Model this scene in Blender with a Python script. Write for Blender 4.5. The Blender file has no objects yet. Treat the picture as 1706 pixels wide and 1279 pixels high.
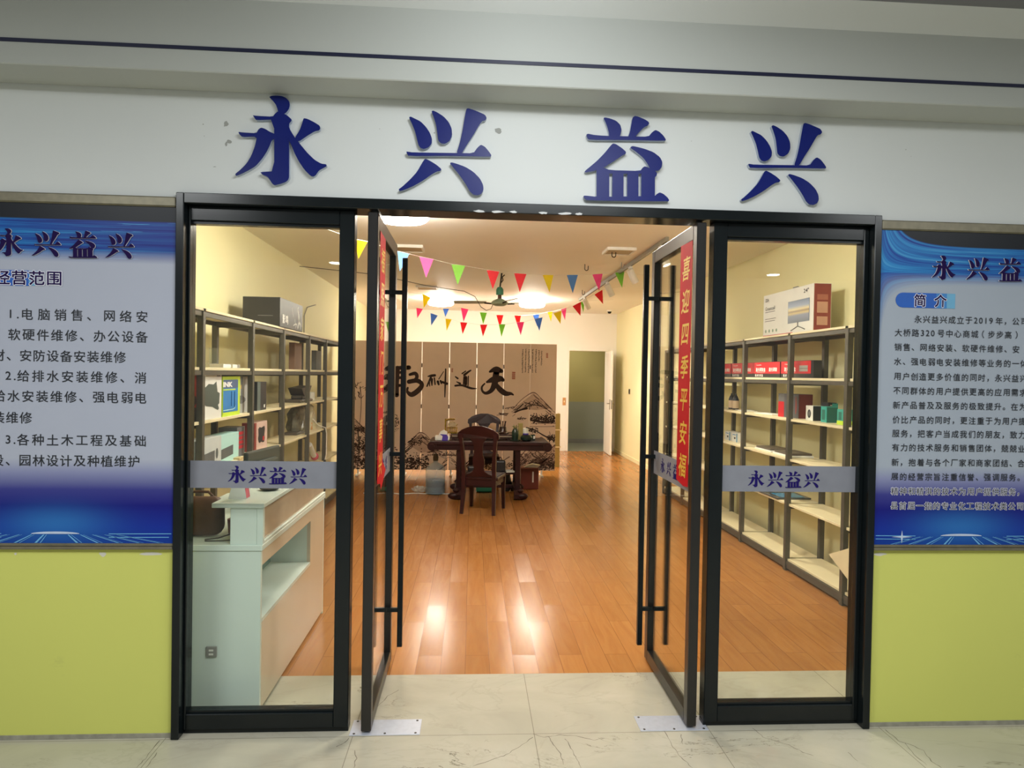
import bpy, bmesh, math, random
from mathutils import Vector, Matrix
random.seed(7)
SC = bpy.context.scene
COL = SC.collection
PI = math.pi

# ------------------------------------------------------------------ camera
cam_d = bpy.data.cameras.new('camera'); cam = bpy.data.objects.new('camera', cam_d); COL.objects.link(cam)
SC.camera = cam
cam_d.sensor_width = 36.0; cam_d.lens = 1099.72 / 1706 * 36.0
cam_d.clip_start = 0.05; cam_d.clip_end = 100
_r = Vector((0.99803602, -0.06020713, 0.01729737)); _d = Vector((0.01640302, -0.01531717, -0.99974813)); _f = Vector((0.06045692, 0.99806838, -0.01429951))
m = Matrix.Identity(4)
for i in range(3):
    m[i][0] = _r[i]; m[i][1] = -_d[i]; m[i][2] = -_f[i]
m[0][3], m[1][3], m[2][3] = 0.0, -2.925, 1.5993
cam.matrix_world = m

# ------------------------------------------------------------------ light and exposure
SC.view_settings.view_transform = 'Standard'; SC.view_settings.look = 'None'
SC.view_settings.gamma = 1.0; SC.view_settings.use_curve_mapping = False
SC.view_settings.exposure = 0.0
w = bpy.data.worlds.new('world'); SC.world = w; w.use_nodes = True
bg = w.node_tree.nodes['Background']; bg.inputs[0].default_value = (0.80, 0.86, 0.84, 1); bg.inputs[1].default_value = 0.30
LAMP_POWER = 78.0        # emission strength of the shop's round ceiling lamps
SPOT_POWER = 130.0
def area_light(name, loc, sx, sy, power, col, rot=(0, 0, 0)):
    l = bpy.data.lights.new(name, 'AREA'); l.shape = 'RECTANGLE'; l.size = sx; l.size_y = sy; l.energy = power; l.color = col
    o = bpy.data.objects.new(name, l); COL.objects.link(o); o.location = loc; o.rotation_euler = rot
    return o
area_light('corridor_lamp', (0.55, -2.0, 3.12), 1.2, 0.6, 70, (0.97, 1.0, 1.0))
area_light('corridor_lamp', (-2.6, -2.6, 3.12), 1.2, 0.6, 70, (0.97, 1.0, 1.0))
area_light('corridor_lamp', (3.7, -2.6, 3.12), 1.2, 0.6, 46, (0.97, 1.0, 1.0))

_l = bpy.data.lights.new('corridor_fill_light', 'POINT'); _l.energy = 16; _l.color = (0.93, 0.97, 1.0); _l.shadow_soft_size = 0.12  # added point light, out of view, brightening the crown and upper header
_o = bpy.data.objects.new('corridor_fill_light', _l); COL.objects.link(_o); _o.location = (0.2, -1.05, 2.98)
area_light('passage_lamp', (2.3, 11.8, 2.68), 0.5, 0.5, 15, (1.0, 0.95, 0.8))

# ------------------------------------------------------------------ materials
def lin(h):
    if isinstance(h, str):
        c = [int(h[i:i + 2], 16) / 255 for i in (0, 2, 4)]
    else:
        c = [v / 255 for v in h]
    return tuple((v / 12.92 if v <= 0.04045 else ((v + 0.055) / 1.055) ** 2.4) for v in c) + (1.0,)
class NT:
    def __init__(s, name):
        s.m = bpy.data.materials.new(name); s.m.use_nodes = True; s.t = s.m.node_tree
        s.b = s.t.nodes['Principled BSDF']; s.out = s.t.nodes['Material Output']
    def n(s, kind, **kw):
        nd = s.t.nodes.new(kind)
        for k, v in kw.items():
            if k.startswith('_'): setattr(nd, k[1:], v)
        return nd
    def l(s, a, b): s.t.links.new(a, b)
    def obj(s):
        return s.n('ShaderNodeTexCoord').outputs['Object']
    def mapping(s, vec, loc=(0, 0, 0), rot=(0, 0, 0), scale=(1, 1, 1)):
        mp = s.n('ShaderNodeMapping'); s.l(vec, mp.inputs[0])
        mp.inputs[1].default_value = loc; mp.inputs[2].default_value = rot; mp.inputs[3].default_value = scale
        return mp.outputs[0]
    def noise(s, vec, scale=5, detail=3, rough=0.5, dist=0.0):
        nn = s.n('ShaderNodeTexNoise'); s.l(vec, nn.inputs['Vector'])
        nn.inputs['Scale'].default_value = scale; nn.inputs['Detail'].default_value = detail
        nn.inputs['Roughness'].default_value = rough; nn.inputs['Distortion'].default_value = dist
        return nn.outputs['Fac']
    def ramp(s, fac, stops, interp='LINEAR'):
        r = s.n('ShaderNodeValToRGB'); s.l(fac, r.inputs[0]); r.color_ramp.interpolation = interp
        e = r.color_ramp.elements
        while len(e) < len(stops): e.new(0.5)
        for el, (p, c) in zip(e, stops):
            el.position = p; el.color = c if len(c) == 4 else tuple(c) + (1,)
        return r.outputs[0]
    def mix(s, fac, a, b, mode='MIX'):
        x = s.n('ShaderNodeMix'); x.data_type = 'RGBA'; x.blend_type = mode
        for sock, v in ((x.inputs[0], fac), (x.inputs[6], a), (x.inputs[7], b)):
            if isinstance(v, (int, float)): sock.default_value = v
            elif isinstance(v, tuple): sock.default_value = v
            else: s.l(v, sock)
        return x.outputs[2]
    def math(s, op, a, b=None):
        x = s.n('ShaderNodeMath'); x.operation = op
        for sock, v in zip(x.inputs, (a, b)):
            if v is None: continue
            if isinstance(v, (int, float)): sock.default_value = v
            else: s.l(v, sock)
        return x.outputs[0]
    def bump(s, h, strength=0.2, dist=0.01):
        b = s.n('ShaderNodeBump'); s.l(h, b.inputs['Height']); b.inputs['Strength'].default_value = strength
        b.inputs['Distance'].default_value = dist; s.l(b.outputs[0], s.b.inputs['Normal'])
    def rough(s, v):
        if isinstance(v, (int, float)): s.b.inputs['Roughness'].default_value = v
        else: s.l(v, s.b.inputs['Roughness'])
    def col(s, v):
        if isinstance(v, tuple): s.b.inputs['Base Color'].default_value = v
        else: s.l(v, s.b.inputs['Base Color'])
MATS = {}
def mat(name, h, rough=0.5, metal=0.0, var=0.05, scale=12, spec=0.5, trans=0.0):
    if name in MATS: return MATS[name]
    q = NT(name); c = lin(h)
    n = q.noise(q.obj(), scale, 3)
    lo = tuple(v * (1 - var) for v in c[:3]) + (1,); hi = tuple(min(1, v * (1 + var)) for v in c[:3]) + (1,)
    q.col(q.ramp(n, [(0.3, lo), (0.7, hi)]))
    q.rough(rough); q.b.inputs['Metallic'].default_value = metal; q.b.inputs['Specular IOR Level'].default_value = spec
    MATS[name] = q.m; return q.m
def emit(name, h, strength):
    q = NT(name); q.col((0, 0, 0, 1)); q.b.inputs['Emission Color'].default_value = lin(h); q.b.inputs['Emission Strength'].default_value = strength
    return q.m
def glass(name, tint, ior=1.45, rough=0.0, milk=0.0, milkcol=(0.8, 0.85, 0.85, 1)):
    q = NT(name); t = q.t; t.nodes.remove(q.b)
    tr = q.n('ShaderNodeBsdfTransparent'); tr.inputs[0].default_value = tint
    gl = q.n('ShaderNodeBsdfGlossy'); gl.inputs['Roughness'].default_value = rough; gl.inputs[0].default_value = (1, 1, 1, 1)
    # Schlick reflectance, the same from both sides of the pane
    lw = q.n('ShaderNodeLayerWeight'); lw.inputs[0].default_value = 0.5; f0 = ((ior - 1) / (ior + 1)) ** 2
    fr = q.math('ADD', f0, q.math('MULTIPLY', 1 - f0, q.math('POWER', lw.outputs['Facing'], 5.0)))
    mx = q.n('ShaderNodeMixShader'); q.l(fr, mx.inputs[0])
    a = tr.outputs[0]
    if milk:
        df = q.n('ShaderNodeBsdfDiffuse'); df.inputs[0].default_value = milkcol
        m2 = q.n('ShaderNodeMixShader'); m2.inputs[0].default_value = milk; q.l(a, m2.inputs[1]); q.l(df.outputs[0], m2.inputs[2]); a = m2.outputs[0]
    q.l(a, mx.inputs[1]); q.l(gl.outputs[0], mx.inputs[2]); q.l(mx.outputs[0], q.out.inputs[0])
    return q.m

def m_marble():
    q = NT('polished_cream_marble'); o = q.obj()
    n1 = q.noise(q.mapping(o, scale=(1, 1.4, 1)), 1.6, 5, 0.6, 0.6)
    base = q.ramp(n1, [(0.25, lin('aaa594')), (0.5, lin('b8b3a1')), (0.75, lin('c2bdac'))])
    # soft grey brown veins: thin bands of a distorted noise
    n2 = q.noise(q.mapping(o, loc=(3.1, 1.7, 0), rot=(0, 0, 0.5), scale=(1, 2.0, 1)), 1.3, 6, 0.62, 1.2)
    v = q.math('ABSOLUTE', q.math('SUBTRACT', n2, 0.5))
    vm = q.ramp(v, [(0.0, (1, 1, 1, 1)), (0.02, (0, 0, 0, 1))])
    c = q.mix(q.math('MULTIPLY', vm, 0.16), base, lin('8d8674'))
    n3 = q.noise(q.mapping(o, loc=(9.1, 4.7, 0), rot=(0, 0, -0.7), scale=(1, 1.6, 1)), 0.9, 7, 0.66, 0.9)
    v3 = q.math('ABSOLUTE', q.math('SUBTRACT', n3, 0.52))
    vm3 = q.ramp(v3, [(0.0, (1, 1, 1, 1)), (0.003, (0, 0, 0, 1))])
    gate = q.ramp(q.noise(o, 1.3, 2), [(0.52, (0, 0, 0, 1)), (0.6, (1, 1, 1, 1))])
    c = q.mix(q.math('MULTIPLY', vm3, q.math('MULTIPLY', gate, 0.75)), c, lin('55503f'))
    # tile joints every 0.8 m
    sx = q.n('ShaderNodeSeparateXYZ'); q.l(o, sx.inputs[0])
    def joint(s, off):
        f = q.math('FRACT', q.math('ADD', q.math('DIVIDE', q.math('SUBTRACT', s, off), 0.8), 100.5))
        return q.math('LESS_THAN', q.math('ABSOLUTE', q.math('SUBTRACT', f, 0.5)), 0.0019)
    jj = q.math('MAXIMUM', joint(sx.outputs[0], 0.302), joint(sx.outputs[1], -0.017))
    c = q.mix(q.math('MULTIPLY', jj, 0.7), c, lin('6f6a5c'))
    q.col(c); q.rough(0.08); q.b.inputs['Specular IOR Level'].default_value = 0.3
    return q.m
def m_wood_floor():
    q = NT('orange_laminate_planks'); o = q.obj()
    sw = q.mapping(o, loc=(0.0, -0.012, 0), rot=(0, 0, -PI / 2))    # plank length along world Y
    br = q.n('ShaderNodeTexBrick'); q.l(sw, br.inputs['Vector'])
    br.offset = 0.37; br.offset_frequency = 2; br.squash = 1.0
    br.inputs['Scale'].default_value = 1.0; br.inputs['Brick Width'].default_value = 0.81; br.inputs['Row Height'].default_value = 0.133
    br.inputs['Mortar Size'].default_value = 0.0016; br.inputs['Mortar Smooth'].default_value = 0.1; br.inputs['Bias'].default_value = 0.0
    br.inputs['Color1'].default_value = (0.0, 0.0, 0.0, 1); br.inputs['Color2'].default_value = (1, 1, 1, 1); br.inputs['Mortar'].default_value = (0.5, 0.5, 0.5, 1)
    # each plank shifts its own grain
    sc = q.n('ShaderNodeVectorMath'); sc.operation = 'ADD'; q.l(o, sc.inputs[0])
    cm = q.n('ShaderNodeCombineXYZ'); q.l(q.math('MULTIPLY', br.outputs['Color'], 7.0), cm.inputs[2]); q.l(cm.outputs[0], sc.inputs[1])
    g1 = q.noise(q.mapping(sc.outputs[0], scale=(9, 0.9, 1)), 2.2, 6, 0.6, 1.0)
    g2 = q.noise(q.mapping(sc.outputs[0], scale=(34, 1.6, 1)), 4, 4, 0.6, 0.3)
    c = q.ramp(g1, [(0.2, lin('9c6536')), (0.5, lin('a9723d')), (0.8, lin('b37d46'))])
    c = q.mix(q.math('MULTIPLY', g2, 0.16), c, lin('955f2a'))
    tone = q.ramp(br.outputs['Color'], [(0.0, (0.91, 0.89, 0.87, 1)), (1.0, (1.05, 1.04, 1.03, 1))])
    c = q.mix(1.0, c, tone, 'MULTIPLY')
    c = q.mix(q.math('MULTIPLY', br.outputs['Fac'], 0.75), c, lin('6b3f20'))
    q.col(c)
    q.rough(q.ramp(g1, [(0.2, (0.17, 0.17, 0.17, 1)), (0.8, (0.24, 0.24, 0.24, 1))]))
    q.b.inputs['Specular IOR Level'].default_value = 0.16
    b = q.n('ShaderNodeBump'); b.inputs['Strength'].default_value = 0.15; b.inputs['Distance'].default_value = 0.001
    q.l(q.math('SUBTRACT', 1.0, br.outputs['Fac']), b.inputs['Height'])
    # every plank lies at its own very slight tilt
    wn = q.n('ShaderNodeTexWhiteNoise'); wn.noise_dimensions = '1D'; q.l(q.math('MULTIPLY', br.outputs['Color'], 91.7), wn.inputs['W'])
    vs = q.n('ShaderNodeVectorMath'); vs.operation = 'SUBTRACT'; q.l(wn.outputs['Color'], vs.inputs[0]); vs.inputs[1].default_value = (0.5, 0.5, 0.5)
    vk = q.n('ShaderNodeVectorMath'); vk.operation = 'SCALE'; q.l(vs.outputs[0], vk.inputs[0]); vk.inputs['Scale'].default_value = 0.03
    va = q.n('ShaderNodeVectorMath'); va.operation = 'ADD'; q.l(vk.outputs[0], va.inputs[0]); q.l(b.outputs[0], va.inputs[1])
    vn = q.n('ShaderNodeVectorMath'); vn.operation = 'NORMALIZE'; q.l(va.outputs[0], vn.inputs[0])
    q.l(vn.outputs[0], q.b.inputs['Normal'])
    return q.m
def m_wall(name, h, dirt=0.0, dirtcol='8a8a84', rough=0.6, var=0.025, spec=0.3):
    q = NT(name); o = q.obj(); c0 = lin(h)
    n = q.noise(o, 0.8, 4)
    c = q.ramp(n, [(0.3, tuple(v * (1 - var) for v in c0[:3]) + (1,)), (0.7, tuple(min(1, v * (1 + var)) for v in c0[:3]) + (1,))])
    if dirt:
        d = q.ramp(q.noise(q.mapping(o, scale=(1, 1, 1.6)), 3.2, 5, 0.7), [(0.66, (0, 0, 0, 1)), (0.76, (1, 1, 1, 1))])
        c = q.mix(q.math('MULTIPLY', d, dirt), c, lin(dirtcol))
    q.col(c); q.rough(rough); q.b.inputs['Specular IOR Level'].default_value = spec
    q.bump(q.noise(o, 60, 3), 0.04, 0.004)
    return q.m
M = {}
M['marble'] = m_marble(); M['wood'] = m_wood_floor()
M['header'] = m_wall('white_painted_header', 'd9dcda')
M['fascia'] = m_wall('grey_white_fascia', 'bec1bb')
M['corr_ceiling'] = m_wall('grey_corridor_ceiling', '85868a')
M['yellow'] = m_wall('lime_yellow_paint', 'd6d972', 0.35, 'b7b96a')
M['wall_in'] = m_wall('pale_yellow_paint', 'f1eabd')
M['wall_back'] = m_wall('cream_white_paint', 'f8f5ee')
M['ceiling'] = m_wall('ivory_ceiling_paint', 'faf6ee')
M['far_wall'] = m_wall('drab_passage_paint', 'b3a56a')
M['black'] = mat('black_aluminium', '12181a', 0.22, 0.0, 0.08, 20, 0.35)
M['black2'] = mat('black_bronze_aluminium', '191716', 0.32, 0.0, 0.08, 20, 0.65)
M['gold_trim'] = mat('brushed_gold_brown_trim', '7b7561', 0.4, 0.3, 0.12, 30)
M['blue_trim'] = mat('navy_trim', '20243f', 0.4)
M['sign_blue'] = mat('navy_acrylic', '121f6c', 0.35, 0.0, 0.05, 8, 0.2)
M['sign_edge'] = mat('pale_acrylic_edge', 'a9b4c8', 0.3)
M['glass'] = glass('clear_door_glass', (0.955, 0.975, 0.955, 1), 1.42)
M['band'] = mat('silver_grey_film', '878993', 0.45)
M['ink_violet'] = mat('navy_violet_print', '241a62', 0.7, 0, 0.05, 12, 0.1)
M['plate'] = mat('brushed_steel_plate', 'c3c8d4', 0.35, 0.3, 0.05, 40)
M['screw'] = mat('dark_screw', '44403c', 0.4, 0.7)
M['post'] = mat('grey_brown_steel_post', '57534a', 0.4, 0.2, 0.08, 20)
M['board'] = mat('pale_laminate_board', 'e8dcb8', 0.45, 0, 0.05, 6)
M['counter'] = mat('white_lacquered_board', 'dbe6df', 0.3, 0, 0.02, 4)
M['counter_cream'] = mat('cream_gloss_panel', 'd9c9b2', 0.18, 0, 0.03, 4)
M['teal'] = mat('teal_tinted_niche_back', '7fa39c', 0.2)
M['rosewood'] = mat('dark_rosewood', '2e1114', 0.38, 0, 0.25, 9, 0.35)
M['screen'] = mat('tan_screen_fabric', 'e2cab6', 0.75, 0, 0.04, 3)
M['ink'] = mat('black_brown_ink', '33231f', 0.8, 0, 0.2, 20)
M['ink_mid'] = mat('diluted_ink', '6a5048', 0.8, 0, 0.2, 20)
M['ink_pale'] = mat('pale_ink_wash', 'c2a693', 0.8, 0, 0.1, 20)
M['seal_red'] = mat('seal_red_print', 'a2452f', 0.8)
M['white'] = mat('white_plastic', 'e9e7e1', 0.4)
M['paper'] = mat('white_paper', 'efeee8', 0.7)
M['red_paper'] = mat('red_couplet_paper', 'c0021a', 0.6, 0, 0.06, 8, 0.2)
M['gold_print'] = mat('gold_foil_print', 'e6bd45', 0.4, 0.0, 0.1, 30)
M['print_white'] = mat('white_print', 'f0efee', 0.6)
M['print_dark'] = mat('charcoal_print', '22252c', 0.6)
M['carton_black'] = mat('black_carton', '2c2b2d', 0.4, 0, 0.1, 10)
M['carton_grey'] = mat('grey_carton', '6a6a6c', 0.45, 0, 0.1, 10)
M['carton_white'] = mat('white_carton', 'e3e3e0', 0.45, 0, 0.03, 10)
M['carton_red'] = mat('red_carton', 'c4222c', 0.4, 0, 0.05, 10)
M['carton_maroon'] = mat('dull_red_carton', '8e3b34', 0.45, 0, 0.05, 10)
M['carton_teal'] = mat('teal_carton', '3fa79c', 0.4, 0, 0.06, 10)
M['carton_teal_dark'] = mat('deep_teal_carton', '2a6f64', 0.45, 0, 0.06, 10)
M['carton_lime'] = mat('lime_carton', 'c3e239', 0.4, 0, 0.05, 10)
M['carton_blue'] = mat('blue_carton', '2f7fc6', 0.4, 0, 0.1, 6)
M['carton_cyan'] = mat('pale_cyan_carton', 'b9e6e4', 0.4, 0, 0.03, 6)
M['card'] = mat('brown_cardboard', 'b59468', 0.7)
M['leather'] = mat('dark_brown_leather', '4d3122', 0.5, 0, 0.2, 14, 0.25)
M['gold_metal'] = mat('gold_metal', 'b08e3a', 0.25, 0.9, 0.1, 20)
M['dark_green'] = mat('dark_green_glaze', '25372f', 0.2)
M['purple'] = mat('purple_print', '4a35a8', 0.4)
M['green_plastic'] = mat('deep_green_plastic', '1f6a4c', 0.4)
M['fan_green'] = mat('jade_green_enamel', '3f8a74', 0.3)
M['fan_pale'] = mat('pale_sage_enamel', '9db39f', 0.3)
M['grey_plastic'] = mat('grey_plastic', '8b8a86', 0.4)
M['tan_panel'] = mat('tan_panel_print', 'b29a72', 0.5)
M['pink'] = mat('pink_print', 'd15a6e', 0.5)
M['olive_wood'] = mat('olive_tan_wood', 'a3955a', 0.5)
M['cable'] = mat('dark_cable', '3a3632', 0.5)
for k, h in (('y', 'ecd80c'), ('b', '5b8fd0'), ('p', 'f0559f'), ('g', '8ed24a'), ('r', 'ea2a38')):
    q = NT('bunting_' + {'y': 'yellow', 'b': 'blue', 'p': 'pink', 'g': 'green', 'r': 'red'}[k])
    n_ = q.noise(q.obj(), 30, 3); c_ = lin(h)
    q.col(q.ramp(n_, [(0.3, tuple(v * .93 for v in c_[:3]) + (1,)), (0.7, c_)])); q.rough(0.6)
    tl = q.n('ShaderNodeBsdfTranslucent'); tl.inputs[0].default_value = c_
    mx = q.n('ShaderNodeMixShader'); mx.inputs[0].default_value = 0.35
    q.l(q.b.outputs[0], mx.inputs[1]); q.l(tl.outputs[0], mx.inputs[2]); q.l(mx.outputs[0], q.out.inputs[0])
    M['flag_' + k] = q.m

# ------------------------------------------------------------------ mesh builder
class B:
    """collects shapes in world coordinates; build() links them as ONE mesh object"""
    def __init__(s): s.bm = bmesh.new()
    def box(s, x0, x1, y0, y1, z0, z1, bev=0.0, seg=1, rotz=0.0, mat_i=0):
        r = bmesh.ops.create_cube(s.bm, size=1.0); vs = r['verts']
        c = Vector(((x0 + x1) / 2, (y0 + y1) / 2, (z0 + z1) / 2))
        for v in vs: v.co = Vector((v.co.x * (x1 - x0), v.co.y * (y1 - y0), v.co.z * (z1 - z0)))
        if bev:
            es = list({e for v in vs for e in v.link_edges})
            r2 = bmesh.ops.bevel(s.bm, geom=es + vs, offset=bev, segments=seg, profile=0.5, affect='EDGES', clamp_overlap=True)
            vs = list({v for f in r2['faces'] for v in f.verts} | {v for v in vs if v.is_valid})
        if rotz: bmesh.ops.rotate(s.bm, verts=vs, cent=(0, 0, 0), matrix=Matrix.Rotation(rotz, 3, 'Z'))
        for v in vs: v.co += c
        if mat_i:
            for f in {f for v in vs for f in v.link_faces}: f.material_index = mat_i
        return vs
    def prism(s, poly, fn, depth, mat_i=0, side_i=None):
        """poly of (u,v); fn(u,v,d) -> point; extruded from d=0 to depth"""
        a = [s.bm.verts.new(fn(u, v, 0.0)) for u, v in poly]
        b = [s.bm.verts.new(fn(u, v, depth)) for u, v in poly]
        f1 = s.bm.faces.new(a); f2 = s.bm.faces.new(b[::-1]); f1.material_index = f2.material_index = mat_i
        for i in range(len(a)):
            j = (i + 1) % len(a)
            f = s.bm.faces.new((a[j], a[i], b[i], b[j])); f.material_index = mat_i if side_i is None else side_i
        f1.normal_update(); f2.normal_update()
        bmesh.ops.triangulate(s.bm, faces=[f1, f2], ngon_method='EAR_CLIP')
        return a + b
    def lathe(s, prof, c, seg=24, sx=1.0, sy=1.0):
        """prof of (radius, z) bottom to top"""
        rings = []
        for r, z in prof:
            if r < 1e-6: rings.append([s.bm.verts.new((c[0], c[1], c[2] + z))])
            else: rings.append([s.bm.verts.new((c[0] + r * sx * math.cos(2 * PI * k / seg), c[1] + r * sy * math.sin(2 * PI * k / seg), c[2] + z)) for k in range(seg)])
        for a, b in zip(rings, rings[1:]):
            for k in range(seg):
                k2 = (k + 1) % seg
                if len(a) == 1 and len(b) == 1: continue
                if len(a) == 1: s.bm.faces.new((a[0], b[k2], b[k]))
                elif len(b) == 1: s.bm.faces.new((a[k], a[k2], b[0]))
                else: s.bm.faces.new((a[k], a[k2], b[k2], b[k]))
        if len(rings[0]) > 1: s.bm.faces.new(rings[0][::-1])
        if len(rings[-1]) > 1: s.bm.faces.new(rings[-1])
    def tube(s, pts, r, seg=8, square=False):
        pts = [Vector(p) for p in pts]
        rs = r if isinstance(r, (list, tuple)) else [r] * len(pts)
        if square: seg = 4
        rings = []; up = None
        for i, p in enumerate(pts):
            t = (pts[min(i + 1, len(pts) - 1)] - pts[max(i - 1, 0)]).normalized()
            if up is None: up = Vector((0, 1, 0)) if abs(t.y) < 0.9 else Vector((1, 0, 0))
            x = t.cross(up).normalized(); yv = x.cross(t).normalized(); up = yv
            off = PI / 4 if square else 0
            k_ = 1.414 if square else 1
            rings.append([s.bm.verts.new(p + (x * math.cos(off + 2 * PI * k / seg) + yv * math.sin(off + 2 * PI * k / seg)) * rs[i] * k_) for k in range(seg)])
        for a, b in zip(rings, rings[1:]):
            for k in range(seg):
                k2 = (k + 1) % seg; s.bm.faces.new((a[k], a[k2], b[k2], b[k]))
        s.bm.faces.new(rings[0][::-1]); s.bm.faces.new(rings[-1])
    def cyl(s, p0, p1, r, seg=16, r1=None): s.tube([p0, p1], [r, r if r1 is None else r1], seg)
    def quad(s, a, b, c, d):
        f = s.bm.faces.new([s.bm.verts.new(p) for p in (a, b, c, d)]); return f
    def sphere(s, c, r, sx=1, sy=1, sz=1, seg=16):
        res = bmesh.ops.create_uvsphere(s.bm, u_segments=seg, v_segments=seg // 2, radius=r)
        for v in res['verts']: v.co = Vector((c[0] + v.co.x * sx, c[1] + v.co.y * sy, c[2] + v.co.z * sz))
    def stroke(s, pts, fn, d0=0.0):
        """brush stroke: pts of (u,v,width) -> flat ribbon with rounded ends"""
        P = []
        for i in range(len(pts) - 1):
            for t in range(6):
                q = t / 6.0
                p0 = pts[max(i - 1, 0)]; p1 = pts[i]; p2 = pts[i + 1]; p3 = pts[min(i + 2, len(pts) - 1)]
                P.append(tuple(0.5 * ((2 * p1[k]) + (-p0[k] + p2[k]) * q + (2 * p0[k] - 5 * p1[k] + 4 * p2[k] - p3[k]) * q * q + (-p0[k] + 3 * p1[k] - 3 * p2[k] + p3[k]) * q ** 3) for k in range(3)))
        P.append(tuple(pts[-1]))
        L = []; R_ = []
        for i, p in enumerate(P):
            a = P[max(i - 1, 0)]; b = P[min(i + 1, len(P) - 1)]
            tx, ty = b[0] - a[0], b[1] - a[1]; n = math.hypot(tx, ty) or 1; tx /= n; ty /= n
            w_ = abs(p[2]) / 2
            L.append((p[0] - ty * w_, p[1] + tx * w_)); R_.append((p[0] + ty * w_, p[1] - tx * w_))
        vl = [s.bm.verts.new(fn(u, v, d0)) for u, v in L]; vr = [s.bm.verts.new(fn(u, v, d0)) for u, v in R_]
        for i in range(len(P) - 1): s.bm.faces.new((vl[i], vl[i + 1], vr[i + 1], vr[i]))
        for p, i0 in ((P[0], 1), (P[-1], -2)):
            w_ = abs(p[2]) / 2
            s.bm.faces.new([s.bm.verts.new(fn(p[0] + w_ * math.cos(k * PI / 5), p[1] + w_ * math.sin(k * PI / 5), d0)) for k in range(10)])
    def build(s, name, material, parent=None, label=None, smooth=False, recalc=True, local=False):
        if recalc: bmesh.ops.recalc_face_normals(s.bm, faces=s.bm.faces)
        me = bpy.data.meshes.new(name); s.bm.to_mesh(me); s.bm.free()
        for mm in (material if isinstance(material, (list, tuple)) else [material]): me.materials.append(mm)
        if smooth:
            for p in me.polygons: p.use_smooth = True
            try: me.set_sharp_from_angle(angle=math.radians(38))
            except Exception: pass
        o = bpy.data.objects.new(name, me); COL.objects.link(o)
        if parent is not None:
            o.parent = parent
            if not local:
                off = Vector((0, 0, 0)); p = parent
                while p is not None: off += p.location; p = p.parent
                me.transform(Matrix.Translation(-off))
        if label: o['label'] = label
        return o
def tag(o, label, cat, group=None, kind=None):
    o['label'] = label; o['category'] = cat
    if group: o['group'] = group
    if kind: o['kind'] = kind
    return o
def thing(name, label, cat, loc=(0, 0, 0), rotz=0.0, group=None, kind=None):
    o = bpy.data.objects.new(name, None); COL.objects.link(o); o.empty_display_size = 0.05
    o.location = loc; o.rotation_euler = (0, 0, rotz)
    return tag(o, label, cat, group, kind)
def struct(o, label=None, cat=None):
    o['kind'] = 'structure'
    if label: o['label'] = label
    if cat: o['category'] = cat
    return o
def dup(root, loc, rotz=0.0, label=None, group=None):
    def cp(o, par):
        c = o.copy(); COL.objects.link(c); c.parent = par
        for ch in list(o.children): cp(ch, c)
        return c
    r = cp(root, None); r.location = loc; r.rotation_euler = (0, 0, rotz)
    if label: r['label'] = label
    if group: r['group'] = group
    return r

# ------------------------------------------------------------------ lettering
_GC = {}
def glyph(ch):
    """triangles of one character, em = 1, centred on its own box"""
    key = ch
    if key in _GC: return _GC[key]
    cu = bpy.data.curves.new('lettering', 'FONT'); cu.body = ch; cu.size = 1.0; cu.resolution_u = 3
    o = bpy.data.objects.new('lettering', cu); COL.objects.link(o)
    dg = bpy.context.evaluated_depsgraph_get(); me = bpy.data.meshes.new_from_object(o.evaluated_get(dg))
    vs = [(v.co.x, v.co.y) for v in me.vertices]; fs = [tuple(p.vertices) for p in me.polygons]
    bpy.data.objects.remove(o); bpy.data.curves.remove(cu); bpy.data.meshes.remove(me)
    if vs:
        x0 = min(v[0] for v in vs); x1 = max(v[0] for v in vs); y0 = min(v[1] for v in vs); y1 = max(v[1] for v in vs)
    else: x0 = x1 = y0 = y1 = 0
    _GC[key] = (vs, fs, x0, x1, y0, y1); return _GC[key]
def put_glyph(b, ch, fn, u, v, size, bold=0.0, centre=True, sx=1.0, d=0.0):
    """bold: the strokes are thickened by printing the character again around its place"""
    vs, fs, x0, x1, y0, y1 = glyph(ch)
    if not vs: return
    cx = (x0 + x1) / 2
    cy = (y0 + y1) / 2 if ch not in '、，。.-—一（）"' else 0.36
    n = 0 if bold <= 0 else (4 if bold < 0.03 else 8)
    for k in range(max(1, n)):
        a = 2 * PI * (k + 0.5) / max(1, n); ox, oy = (bold * math.cos(a), bold * math.sin(a)) if n else (0.0, 0.0)
        nv = [b.bm.verts.new(fn(u + (x - cx + ox) * size * sx, v + (y - cy + oy) * size, d + k * 0.00002)) for x, y in vs]
        for f in fs:
            try: b.bm.faces.new([nv[i] for i in f])
            except ValueError: pass
def text_row(b, s, fn, u, v, pitch, size, bold=0.0, sx=1.0, d=0.0):
    """characters at an even pitch, first centred on u"""
    for i, ch in enumerate(s):
        if ch == ' ': continue
        uu = u + i * pitch
        if ch in '、，。': uu -= pitch * 0.25
        put_glyph(b, ch, fn, uu, v, size, bold, True, sx, d)
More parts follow.
